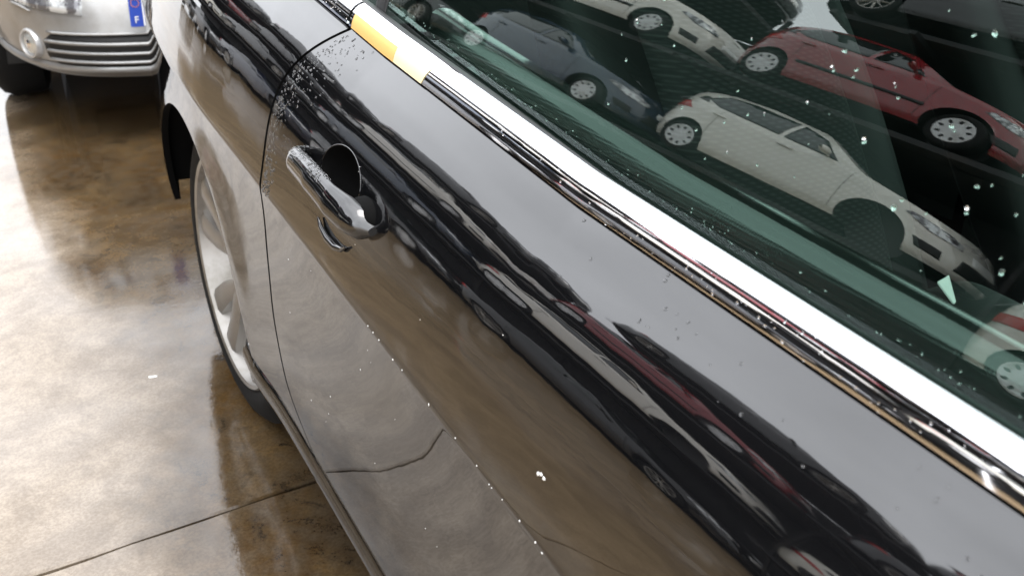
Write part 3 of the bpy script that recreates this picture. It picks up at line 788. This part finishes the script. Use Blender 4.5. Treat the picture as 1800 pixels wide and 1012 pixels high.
# ------------------------------------------------------------------ other cars: one builder, local front towards -y
class CarShape:
    def __init__(s, L=4.1, hw=.86, H=1.47, wb=2.55, foh=.80, style='hatch', belt0=.74, belt1=.92, belt2=1.0, pf=3.2, pr=4.5, wr=.30, cowl=None, tumble=24.):
        s.L, s.hw, s.H, s.wb, s.foh, s.wr, s.style = L, hw, H, wb, foh, wr, style
        s.fa = -L/2+foh; s.ra = s.fa+wb
        a = np.linspace(0, math.pi, 2400); p = np.where(a < math.pi/2, pr, pf)
        y = (L/2)*np.sign(np.cos(a))*np.abs(np.cos(a))**(2/p); x = hw*np.abs(np.sin(a))**(2/p)
        x, y = x[::-1], y[::-1]                       # front centre first
        y = y[:] ; d = np.concatenate([[0], np.cumsum(np.hypot(np.diff(x), np.diff(y)))])
        s.y_ = y; s.x_ = x; s.s_ = d; s.S = d[-1]
        tx, ty = np.gradient(x, d+np.arange(len(d))*1e-9), np.gradient(y, d+np.arange(len(d))*1e-9)
        s.nx_, s.ny_ = ty, -tx
        s.zs = .2
        cw = cowl if cowl is not None else s.fa+.38
        s.cw = cw
        if style == 'hatch':
            ky = [-L/2, -L/2+.12, cw-.02, cw+.72, cw+1.5, s.ra-.1, L/2-.28, L/2-.05, L/2]; kz = [belt0+.01, belt0+.09, belt1+.07, H-.06, H, H-.035, H-.17, belt2+.03, belt2]
        elif style == 'van':
            ky = [-L/2, -L/2+.12, cw-.02, cw+.62, cw+1.3, s.ra, L/2-.12, L/2-.03, L/2]; kz = [belt0+.01, belt0+.1, belt1+.07, H-.08, H, H, H-.04, H-.35, belt2]
        else:
            ky = [-L/2, -L/2+.12, cw-.02, cw+.78, cw+1.45, s.ra-.55, s.ra+.12, L/2-.08, L/2]; kz = [belt0+.01, belt0+.07, belt1+.06, H-.06, H, H-.06, belt2+.07, belt2+.03, belt2-.02]
        yy = np.linspace(-L/2, L/2, 500); zz = np.interp(yy, ky, kz); kk = np.hanning(35); kk /= kk.sum(); zz = np.convolve(np.pad(zz, 17, mode='edge'), kk, 'valid')
        s.zt = lambda q: np.interp(q, yy, zz)
        bz = np.convolve(np.pad(np.interp(yy, [-L/2, -L/2+.35, cw, s.ra, L/2], [belt0, belt0+.06, belt1, belt2, belt2]), 17, mode='edge'), kk, 'valid')
        s.zb = lambda q: np.minimum(np.interp(q, yy, bz), s.zt(q)-.012)
        s.tan = math.tan(R(tumble))
        s.wx = {ax: float(np.interp(ax, s.y_, s.x_))-.015 for ax in (s.fa, s.ra)}
    def inset(s, zn, ny, front):
        side = np.interp(zn, [0, .12, .3, .55, .8, .93, 1.], [.06, .022, .006, .0, .008, .02, .045])
        fr = np.interp(zn, [0, .1, .3, .5, .62, .8, 1.], [.07, .02, .0, .012, .04, .085, .16]) if front else np.interp(zn, [0, .12, .4, .6, .7, 1.], [.05, .015, 0., .02, .05, .09])
        k = ny*ny; return side*(1-k)+fr*k
    def low(s, sa, z):
        x, y = np.interp(sa, s.s_, s.x_), np.interp(sa, s.s_, s.y_); nx, ny = np.interp(sa, s.s_, s.nx_), np.interp(sa, s.s_, s.ny_)
        l = math.hypot(nx, ny) or 1; nx, ny = nx/l, ny/l
        zb = float(s.zb(y)); zn = np.clip((z-s.zs)/(zb-s.zs), 0, 1); i = s.inset(zn, ny, y < 0)
        e = .01; di = (s.inset(min(1, zn+e), ny, y < 0)-s.inset(max(0, zn-e), ny, y < 0))/(2*e*(zb-s.zs))
        n = np.array([nx, ny, di]); n /= np.linalg.norm(n)
        return np.array([max(0., x-nx*i), y-ny*i, z]), n
    def s_of(s, y):
        i = np.searchsorted(s.y_, y); return float(s.s_[min(i, len(s.s_)-1)])
    def side(s, y, z): return s.low(s.s_of(y), z)
    def upx(s, y, z):
        sa = s.s_of(y); zb = float(s.zb(y)); p, n = s.low(sa, zb); h = max(0., z-zb)
        return max(0., p[0]-h*s.tan*(.55+.45*min(1, h/.4))), p[1]
    def up(s, y, z):
        e = .004; x, yy = s.upx(y, z); dx = (s.upx(y, z+e)[0]-s.upx(y, z-e)[0])/(2*e); n = np.array([1., 0, -dx]); n /= np.linalg.norm(n)
        return np.array([x, yy, z]), n
    def top(s, x, y):
        zt = float(s.zt(y)); xe, yy = s.upx(y, zt-.045); xe = max(xe, .02); f = min(1.2, abs(x)/xe); z = zt-.05*f**2.4
        e = .01; n = np.array([.12*f*np.sign(x), -(float(s.zt(y+e))-float(s.zt(y-e)))/(2*e), 1.]); n /= np.linalg.norm(n)
        return np.array([x, y, z]), n
def mirror_mb(mb):
    o = MB(); o.v = [(-x, y, z) for x, y, z in mb.v]; o.f = [f[::-1] for f in mb.f]; return o
def both(mb):
    m2 = mirror_mb(mb); return MB().add(mb.v, mb.f).add(m2.v, m2.f)
def car_body(cs, root, pm, no_arch=False):
    NS, NZ, ARC = 150, 20, cs.wr+.045
    sa = np.linspace(0, cs.S, NS); G = np.zeros((NS, NZ, 3)); ins = np.zeros((NS, NZ), bool)
    for i, q in enumerate(sa):
        y0 = np.interp(q, cs.s_, cs.y_); zb = float(cs.zb(y0))
        for j in range(NZ): G[i, j] = cs.low(q, cs.zs+(zb-cs.zs)*j/(NZ-1))[0]
    for i in range(NS):
        for j in range(NZ):
            y, z = G[i, j, 1], G[i, j, 2]
            for ax in (cs.fa, cs.ra):
                if G[i, j, 0] > cs.hw*.6 and math.hypot(y-ax, z-cs.wr) < ARC: ins[i, j] = True
    Gs = G.copy()
    for i in range(NS):
        for j in range(NZ):
            if ins[i, j]:
                nb = [ins[a, b] for a in (i-1, i, i+1) for b in (j-1, j, j+1) if 0 <= a < NS and 0 <= b < NZ]
                if not all(nb):
                    y, z = G[i, j, 1:]; ax = cs.fa if abs(y-cs.fa) < abs(y-cs.ra) else cs.ra; r = math.hypot(y-ax, z-cs.wr)
                    if r > .02: Gs[i, j, 1] = ax+(y-ax)*ARC/r; Gs[i, j, 2] = max(cs.zs, cs.wr+(z-cs.wr)*ARC/r)
    F = []
    for i in range(NS-1):
        for j in range(NZ-1):
            if ins[i, j] and ins[i+1, j] and ins[i, j+1] and ins[i+1, j+1]: continue
            F.append((i*NZ+j, (i+1)*NZ+j, (i+1)*NZ+j+1, i*NZ+j+1))
    half = MB().add(Gs.reshape(-1, 3), F)
    # upper shell
    P = []
    for i, q in enumerate(sa):
        p = G[i, -1]; y = p[1]; yq = float(np.interp(q, cs.s_, cs.y_)); zb, zt = p[2], float(cs.zt(yq)); row = [p]; ze = max(zb+.004, zt-.05)
        for k in range(1, 7):
            z = zb+(ze-zb)*k/6; x = max(0., p[0]-(z-zb)*cs.tan*(.55+.45*min(1, (z-zb)/.4))); row.append(np.array([x, y, z]))
        xe = row[-1][0]
        for k in range(1, 9):
            f = 1-k/8; row.append(np.array([xe*f, y, ze+(zt-ze)*(1-f**2.4)]))
        P.append(row)
    half.grid(P)
    o = both(half).build('body', pm, root); sharp(o, 50)
    und = MB()
    und.box((-cs.hw*.82, cs.fa+cs.wr+.06, .19), (cs.hw*.82, cs.ra-cs.wr-.06, .30)).box((-cs.hw*.5, -cs.L/2+.3, .24), (cs.hw*.5, cs.L/2-.25, .34))
    und.build('underbody', MAT['dark'], root, smooth=False)
    for ax in (cs.fa, cs.ra):
        for sx in (1, -1):
            wl = MB(); Q = [[(sx*x, ax+(ARC+.008)*math.cos(a), cs.wr+(ARC+.008)*math.sin(a)) for x in (float(np.interp(ax+ARC*math.cos(a), cs.y_, cs.x_))-.035, cs.wx[ax]-.25)] for a in np.linspace(R(-8), R(198), 24)]
            wl.grid(Q); wl.add([(sx*(cs.wx[ax]-.25), ax+(ARC+.008)*math.cos(a), cs.wr+(ARC+.008)*math.sin(a)) for a in np.linspace(0, 6.283, 24, endpoint=False)], [tuple(range(24))])
            wl.build('wheel_well', MAT['dark'], root)
    return o
def small_wheel(cs, root, ax, sx, kind):
    c_ = (sx*cs.wx[ax], ax, cs.wr); r = cs.wr; D = lambda d: -sx*d
    t_ = MB().lathe([(D(d), q*r) for d, q in ((.02, .68), (.004, .70), (.0, .78), (.004, .90), (.022, .975), (.05, 1.), (.15, 1.), (.185, .97), (.2, .85), (.2, .68))], n=40, c=c_).build('wheel', MAT['tyre'], root); sharp(t_, 40)
    if kind == 'cap':
        h = MB().lathe([(D(d), q*r) for d, q in ((.022, .685), (.006, .69), (.002, .66), (.006, .60), (.012, .45), (.004, .26), (.002, .12), (.003, .002))], n=40, c=c_).build('hubcap', MAT['hubcap'], t_); sharp(h, 40)
        sl = MB()
        for k in range(9):
            a = 2*math.pi*k/9+.2; ring = []
            for q in range(10):
                b = 2*math.pi*q/10; rr = r*(.50+.10*math.cos(b)); aa = a+.11*math.sin(b)*(1.25-.3*math.cos(b)); ring.append((c_[0]+D(-.001+.010*(1-abs(rr/r-.45)*3)), ax+rr*math.cos(aa), cs.wr+rr*math.sin(aa)))
            sl.add(ring, [tuple(range(10))])
        sl.build('hubcap_slots', MAT['dark'], t_, kind='stuff')
    else:
        h = MB().lathe([(D(d), q*r) for d, q in ((.022, .685), (.004, .70), (.004, .66), (.03, .63), (.12, .60))], n=40, c=c_).build('rim', MAT['rim'], t_); sharp(h, 40)
        sp = MB()
        for k in range(10):
            a = 2*math.pi*k/10; rows = []
            for rr, d, wd in ((.03, .012, .022), (.5*r, .008, .02), (.68*r, .01, .026)):
                ca, sa = math.cos(a), math.sin(a)
                rows.append([(c_[0]+D(d+.02), ax+ca*rr-sa*wd/2, cs.wr+sa*rr+ca*wd/2), (c_[0]+D(d), ax+ca*rr-sa*wd/3, cs.wr+sa*rr+ca*wd/3), (c_[0]+D(d), ax+ca*rr+sa*wd/3, cs.wr+sa*rr-ca*wd/3), (c_[0]+D(d+.02), ax+ca*rr+sa*wd/2, cs.wr+sa*rr-ca*wd/2)])
            sp.grid(rows)
        sp.lathe([(D(d), q) for d, q in ((.03, .06), (.008, .05), (.006, .002))], n=20, c=c_)
        sp.build('spokes', MAT['rim'], t_)
    return t_
def build_car(name, cs, pm, wheels='cap', missing=(), mould=True, front_detail=True, tail='hatch'):
    mould = mould and cs.style == 'van' or name == 'small_car'
    root = empty(name); car_body(cs, root, pm)
    for ax in (cs.fa, cs.ra):
        for sx in (1, -1):
            if (ax == cs.fa and 'front' in missing): continue
            small_wheel(cs, root, ax, sx, wheels)
    H, L, cw = cs.H, cs.L, cs.cw; zt, zb = cs.zt, cs.zb
    mid = (cs.fa+cs.ra)/2+.12
    roofz = lambda y: float(zt(y))-.095
    b_ = lambda y: float(zb(y))+.03
    def pane(pts, nm='side_window'):
        q = patch(pts, cs.up, .06, .004, .012); 
        q.build(nm, MAT['car_glass'], root); mirror_mb(q).build(nm, MAT['car_glass'], root)
    y0 = cw+.28; yt = cw+.88
    pane([(y0, b_(y0)+.0), (mid-.03, b_(mid)), (mid-.03, roofz(mid)), (yt, roofz(yt)-.01), (cw+.62, roofz(cw+.62)-.02)])
    ye = cs.ra+.02 if cs.style != 'saloon' else cs.ra-.22
    if cs.style == 'van': ye = L/2-.4
    pane([(mid+.04, b_(mid)), (ye-.18, b_(ye)), (ye+.10, b_(ye)+.10), (ye-.08, roofz(ye-.08)-.02), (ye-.45, roofz(ye-.45)), (mid+.04, roofz(mid+.04))])
    if cs.style == 'hatch': pane([(ye+.02, b_(ye)+.015), (ye+.26, b_(ye)+.05), (ye+.20, b_(ye)+.14), (ye+.12, b_(ye)+.15)])
    # windscreen and rear window
    ws = []
    q = patch([(-.56, cw+.60), (-.66, cw+.10), (-.4, cw+.03), (0, cw+.0), (.4, cw+.03), (.66, cw+.10), (.56, cw+.60), (.3, cw+.67), (-.3, cw+.67)], cs.top, .09, .006, .012); q.build('windscreen', MAT['car_glass'], root)
    yr0, yr1 = (L/2-.30, L/2-.07) if cs.style == 'hatch' else ((L/2-.12, L/2-.04) if cs.style == 'van' else (cs.ra-.52, cs.ra+.06))
    q = patch([(-.5, yr0), (.5, yr0), (.58, yr1), (-.58, yr1)], cs.top, .06, .006, .012); q.build('rear_window', MAT['car_glass'], root)
    # headlights, tail lights, handles, mouldings, mirrors, fog vents, grille
    sc0 = cs.s_of(-L/2+.02) if False else 0.
    sL = lambda f: f
    zf = float(zb(-L/2+.1))
    q = patch([(.42, zf-.17), (.78, zf-.15), (1.05, zf-.04), (.98, zf+.0), (.60, zf-.045), (.42, zf-.10)], cs.low, .04, .006, .02)
    q.build('headlight', MAT['lamp'], root); mirror_mb(q).build('headlight', MAT['lamp'], root)
    tS = cs.S
    ztl = 1.0 if cs.style != 'van' else .9
    q = patch([(tS-1.12, ztl-.16), (tS-.66, ztl-.20), (tS-.62, ztl-.06), (tS-.95, ztl-.02)], cs.low, .04, .006, .02)
    q.build('tail_light', MAT['red_lamp'], root); mirror_mb(q).build('tail_light', MAT['red_lamp'], root)
    if front_detail:
        q = patch([(.0, .30), (.40, .30), (.38, .48), (.0, .48)], cs.low, .05, .004, .01); both(q).build('grille', MAT['dark'], root)
        q = patch([(.55, .32), (.80, .34), (.86, .46), (.58, .44)], cs.low, .04, .004, .01); q.build('fog_vent', MAT['dark'], root); mirror_mb(q).build('fog_vent', MAT['dark'], root)
    for yh in (mid-.16, cs.ra-.32):
        zz = float(zb(yh))-.11; q = patch([(yh-.09, zz-.014), (yh+.09, zz-.010), (yh+.09, zz+.014), (yh-.09, zz+.014)], cs.side, .05, .022, .02)
        q.build('door_handle', pm, root); mirror_mb(q).build('door_handle', pm, root)
    if mould:
        q = patch([(cs.fa+.40, .47), (cs.ra-.40, .49), (cs.ra-.40, .54), (cs.fa+.40, .52)], cs.side, .15, .012, .014)
        q.build('side_moulding', MAT['dark'], root); mirror_mb(q).build('side_moulding', MAT['dark'], root)
    for yg in (cs.fa+.42, mid+.02, cs.ra-.30):      # door gaps
        q = patch([(yg, .28), (yg+.008, .28), (yg+.008, float(zb(yg))-.005), (yg, float(zb(yg))-.005)], cs.side, .06, .0012, .004)
        q.build('door_gap', MAT['dark'], root)
    my = cw+.42; mz = float(zb(my))+.07; p, _ = cs.up(my, mz)
    mm = MB()
    rows = []
    for k, f_ in enumerate((0, .15, .4, .7, .92, 1.)):
        e = max(.05, math.sin(math.pi*(f_*.93+.035))**.5); rows.append([(p[0]+.03+.17*f_, my+.045*e*math.cos(a)*1.2, mz+.02+.06*e*math.sin(a)) for a in np.linspace(0, 6.283, 12, endpoint=False)])
    mm.grid(rows, close_v=True).tube([(p[0]-.02, my, mz-.03), (p[0]+.08, my, mz+.0)], .018, 8)
    mm.build('mirror', pm, root); mirror_mb(mm).build('mirror', pm, root)
    # bumper plate
    q = patch([(.0, .50), (.26, .50), (.26, .61), (.0, .61)], cs.low, .06, .008, .01); both(q).build('number_plate', MAT['plate'], root)
    return root
def dup_tree(o, parent=None, swap=None):
    c_ = o.copy(); C.objects.link(c_); c_.parent = parent
    if swap and c_.type == 'MESH' and c_.material_slots and c_.material_slots[0].material == swap[0]:
        c_.material_slots[0].link = 'OBJECT'; c_.material_slots[0].material = swap[1]
    for ch in o.children: dup_tree(ch, c_, swap)
    return c_

# the storage rack across the lane, four levels of cars seen mirrored in the black car
RX = -6.2                   # face of the cars standing on the rack
GZ = gz(-9)
LEV = [GZ, 2.13, 3.90, 5.66]
BAYY = [-4.75, -.28, 4.30, 8.80, 13.3, 17.8, 22.3]
shapes = {
    'hatchback': CarShape(4.05, .85, 1.47, 2.55, .80, 'hatch', pf=2.9),
    'small_car': CarShape(3.75, .82, 1.48, 2.42, .70, 'hatch', belt0=.76, pf=2.9),
    'saloon': CarShape(4.4, .88, 1.43, 2.65, .85, 'saloon', belt2=.98, pf=3.0, wr=.31),
    'delivery_van': CarShape(4.15, .86, 1.78, 2.70, .78, 'van', belt0=.80, belt1=1.0, belt2=1.05, pf=3.2),
}
proto = {}
def get_car(kind, colour, wheels, missing):
    key = (kind, wheels, missing)
    if key not in proto:
        r_ = build_car(kind, shapes[kind], MAT['p_'+colour], wheels, missing); proto[key] = (r_, colour); return r_
    src, c0 = proto[key]
    return dup_tree(src, None, (MAT['p_'+c0], MAT['p_'+colour]))
ORD = ['nearest', 'second', 'third', 'fourth', 'fifth', 'sixth', 'farthest']
LNAME = ['on the ground under the rack', 'on the second level of the rack', 'on the third level of the rack', 'on the top level of the rack']
plan_cars = {
    (0, 0): ('saloon', 'black', 'alloy'), (0, 2): ('saloon', 'black', 'alloy'), (0, 3): ('hatchback', 'charcoal', 'cap'), (0, 4): ('saloon', 'navy', 'alloy'), (0, 5): ('hatchback', 'black', 'cap'), (0, 6): ('saloon', 'charcoal', 'alloy'),
    (1, 0): ('saloon', 'charcoal', 'alloy'), (1, 1): ('hatchback', 'cream', 'cap'), (1, 2): ('hatchback', 'white', 'cap', ('front',)), (1, 3): ('hatchback', 'blue', 'cap'), (1, 4): ('saloon', 'black', 'alloy'), (1, 5): ('hatchback', 'cream', 'cap'), (1, 6): ('saloon', 'grey', 'alloy'),
    (2, 0): ('saloon', 'black', 'alloy'), (2, 1): ('saloon', 'charcoal', 'alloy'), (2, 2): ('small_car', 'red', 'cap'), (2, 3): ('delivery_van', 'white', 'cap'), (2, 4): ('saloon', 'black', 'alloy'), (2, 5): ('small_car', 'red', 'cap'), (2, 6): ('saloon', 'black', 'alloy'),
    (3, 0): ('hatchback', 'charcoal', 'cap'), (3, 1): ('small_car', 'charcoal', 'cap'), (3, 2): ('saloon', 'black', 'alloy'), (3, 3): ('saloon', 'charcoal', 'alloy'), (3, 4): ('hatchback', 'black', 'cap'), (3, 5): ('saloon', 'black', 'alloy'), (3, 6): ('hatchback', 'charcoal', 'cap'),
}
CN = dict(black='black', charcoal='dark grey', cream='off-white', white='white', blue='blue-grey', navy='navy blue', grey='grey', red='dark red')
KN = dict(saloon='saloon', hatchback='hatchback', small_car='small hatchback', delivery_van='panel van')
for (lv, bay), sp in plan_cars.items():
    kind, colour, wh = sp[:3]; miss = sp[3] if len(sp) > 3 else ()
    o = get_car(kind, colour, wh, miss); cs_ = shapes[kind]
    o.location = (RX-cs_.hw+rd.uniform(-.06, .06), BAYY[bay]+rd.uniform(-.08, .08), LEV[lv]+(.02 if lv else 0)); o.rotation_euler = (0, 0, R(rd.uniform(-1.2, 1.2)))
    if (lv, bay) == (1, 1): o.location[1] = -.12; o.location[2] = 1.22
    if (lv, bay) == (1, 2): o.location[1] = 4.36
    if (lv, bay) == (3, 2): o.location[1] = 3.85
    if (lv, bay) == (3, 3): o.location[1] = 9.35
    if (lv, bay) == (2, 2): o.location[1] = 4.33
    tag(o, '%s %s%s %s, %s bay' % (CN[colour], KN[kind], ' missing its front wheels' if miss else '', LNAME[lv], ORD[bay]), 'car' if kind != 'delivery_van' else 'van', 'cars stored on the rack across the lane')
for k in range(len(BAYY)):
    rk = empty('storage_rack', (RX-.9, BAYY[k], 0)); tag(rk, 'steel storage rack carrying stacked cars, %s bay along the lane' % ORD[k], 'rack', 'bays of the car storage rack')
    for px_ in (.1, -1.35):
        for py in (-2.2, ):
            MB().box((px_-.028, py-.028, GZ), (px_+.028, py+.028, 5.6)).build('post', MAT['steel'], rk, smooth=False)
    for lv in (1, 2, 3):
        z = LEV[lv] if (k, lv) != (1, 1) else 1.20
        ye_ = 2.35 if (k, lv) != (2, 3) else 1.15
        ys_ = -2.15 if (k, lv) != (3, 3) else -1.65
        for x0 in (-.78, .50): MB().box((x0, ys_, z-.09), (x0+.26, ye_, z)).build('beam', MAT['steel_dark'], rk, smooth=False)
        for y0 in (ys_, 0., min(2.1, ye_-.1)): MB().box((-1.35, y0, z-.17), (.93, y0+.09, z-.094)).build('cross_beam', MAT['steel_dark'], rk, smooth=False)
        MB().box((-1.25, ys_+.05, z-.092), (.45, ye_-.1, z-.088)).build('deck_blocker', MAT['sky_blocker'], rk, smooth=False)  # dark tray added to block sky from below
    for lv in range(3):
        n_ = 46; P = [[(-1.42+.025*math.sin(q*math.pi/1.5), -2.25+4.5*q/n_, z) for z in (LEV[lv], LEV[lv+1]-.02)] for q in range(n_+1)]
        MB().grid(P).build('back_blocker', MAT['sky_blocker'], rk)  # invented sheet closing the rack so reflected gaps stay dark

# ------------------------------------------------------------------ silver car parked behind
ss = CarShape(4.4, .76, 1.44, 2.70, .90, 'saloon', belt0=.70, pf=3.6, wr=.315)
ss.zs = .25
SR = empty('silver_saloon'); car_body(ss, SR, MAT['silver'])
def sp_(poly, name, matn, off=.004, depth=.012, step=.03, parent=None, mirror=True):
    q = patch(poly, ss.low, step, off, depth); o = q.build(name, MAT[matn], parent or SR)
    if mirror: mirror_mb(q).build(name, MAT[matn], parent or SR)
    return o
for ax in (ss.fa, ss.ra):
    for sx in (1, -1): small_wheel(ss, SR, ax, sx, 'alloy')
zf = float(ss.zb(-ss.L/2+.1))
sp_([(.36, .475), (.62, .490), (.95, .575), (1.02, .635), (.62, .62), (.36, .56)], 'headlight', 'lamp', .006, .02)
sp_([(.36, .465), (.62, .478), (.95, .563), (.95, .575), (.62, .490), (.36, .475)], 'headlight_trim', 'silver', .010, .014)
# lower air intake: dark opening with painted slats
sp_([(.0, .297), (.48, .300), (.525, .325), (.525, .380), (.48, .408), (.0, .416)], 'air_intake', 'dark', .003, .03)
for zz in (.318, .350, .383): sp_([(.0, zz-.0045), (.51, zz-.004), (.51, zz+.004), (.0, zz+.0045)], 'intake_slat', 'silver', .014, .012)
sp_([(.0, .415), (.49, .408), (.50, .415), (.0, .423)], 'intake_lip', 'silver', .012, .016)
lipz = MB()
rows = []
for q in np.linspace(0, 1.35, 60):
    row = []
    for dz, o_ in ((.258, -.02), (.262, .012), (.268, .024), (.280, .028), (.290, .020), (.299, .002)):
        p, n_ = ss.low(q, dz+.012*max(0, q-.5)); row.append(p+np.array([n_[0], n_[1], 0])*o_)
    rows.append(row)
lipz.grid(rows); both(lipz).build('bumper_lip', MAT['silver'], SR)
for sx in (1, -1):
    p, n_ = ss.low(.60, .357); n_ = np.array([n_[0], n_[1], 0]); n_ /= np.linalg.norm(n_); u = np.cross([0, 0, 1], n_)
    def disc(prof, name, matn, par=None):
        rows = []
        for k in range(32):
            a = 2*math.pi*k/32; row = []
            for h, r in prof:
                v = p+n_*h+(u*math.cos(a)+np.array([0, 0, 1])*math.sin(a))*r; row.append((sx*v[0], v[1], v[2]))
            rows.append(row)
        o = MB().grid(rows, close_u=True, flip=sx < 0).build(name, MAT[matn], par or SR); sharp(o, 40); return o
    fo = disc([(-.02, .054), (.010, .052), (.016, .049), (.016, .043), (.004, .040)], 'fog_lamp', 'hubcap')
    disc([(.004, .0405), (.010, .036), (.015, .022), (.0165, .001)], 'fog_lens', 'fog_glass', fo)
    disc([(.002, .034), (.0168, .012), (.0185, .001)], 'fog_bulb', 'chrome', fo)
# number plate: white with blue band
yp = ss.low(.0, .46)[0][1]
NP = MB().box((-.20, yp-.030, .447), (.32, yp-.012, .557)).build('number_plate', MAT['plate'], SR, smooth=False)
MB().box((-.202, yp-.0325, .445), (-.160, yp-.0305, .559)).build('plate_band', MAT['plate_blue'], NP, smooth=False)
mk = MB()
for k in range(12):
    a = R(30*k); mk.box((-.181+.013*math.cos(a)-.0016, yp-.0345, .524+.013*math.sin(a)-.0016), (-.181+.013*math.cos(a)+.0016, yp-.033, .524+.013*math.sin(a)+.0016))
mk.build('star_ring', MAT['amber'], NP, smooth=False, kind='stuff')
def glyph(ch, size, x, z, name, matn, par):
    cu = bpy.data.curves.new(name, 'FONT'); cu.body = ch; cu.size = size; cu.extrude = .0006; cu.align_x = 'CENTER'
    o = bpy.data.objects.new(name, cu); C.objects.link(o); dg = bpy.context.evaluated_depsgraph_get(); me = bpy.data.meshes.new_from_object(o.evaluated_get(dg))
    bpy.data.objects.remove(o); o = bpy.data.objects.new(name, me); C.objects.link(o); me.materials.clear(); me.materials.append(MAT[matn]); o.parent = par; o.rotation_euler = (R(90), 0, 0); o.location = (x, yp-.0338, z); return o
glyph('F', .032, -.181, .458, 'country_letter', 'plate', NP)
# cabin glass and small parts
roofz = lambda y: float(ss.zt(y))-.095
bz_ = lambda y: float(ss.zb(y))+.03
md = (ss.fa+ss.ra)/2+.12
for pts in ([(ss.cw+.28, bz_(ss.cw+.28)), (md-.03, bz_(md)), (md-.03, roofz(md)), (ss.cw+.88, roofz(ss.cw+.88)), (ss.cw+.62, roofz(ss.cw+.62))], [(md+.04, bz_(md)), (ss.ra-.4, bz_(ss.ra-.3)), (ss.ra-.15, bz_(ss.ra)+.1), (ss.ra-.45, roofz(ss.ra-.45)), (md+.04, roofz(md))]):
    q = patch(pts, ss.up, .06, .004, .012); q.build('side_window', MAT['car_glass'], SR); mirror_mb(q).build('side_window', MAT['car_glass'], SR)
patch([(-.56, ss.cw+.60), (-.66, ss.cw+.10), (0, ss.cw), (.66, ss.cw+.10), (.56, ss.cw+.60), (0, ss.cw+.67)], ss.top, .09, .006, .012).build('windscreen', MAT['car_glass'], SR)
both(patch([(.0, .555), (.30, .555), (.28, .66), (.0, .665)], ss.low, .04, .004, .012)).build('grille', MAT['dark'], SR)
for zz in (.575, .60, .625, .65): both(patch([(.0, zz), (.28, zz), (.28, zz+.008), (.0, zz+.008)], ss.low, .04, .012, .01)).build('grille_bar', MAT['chrome'], SR)
SR.rotation_euler = (0, 0, R(-8)); SR.location = (0, 0, 0)
# stand it so that its right-hand fog lamp sits where it is seen
lf = ss.low(.60, .357)[0]; ca, sa_ = math.cos(R(-8)), math.sin(R(-8)); lx, ly = -lf[0], lf[1]
SR.location = (-.042-(lx*ca-ly*sa_), 2.0-(lx*sa_+ly*ca), 0)
tag(SR, 'silver saloon parked behind the black coupe, front bumper with round fog lamp showing', 'car')
bk_ = MB()
for p in ((-.074, .223), (-.069, .221), (-.079, .224)): bead(bk_, np.array([p[0], p[1], gz(p[0])+.0005]), (0, 0, 1), .005, .0015, rd)
bk_ = bk_.build('ground_fleck', MAT['speck'], gr, kind='stuff')
#PART3
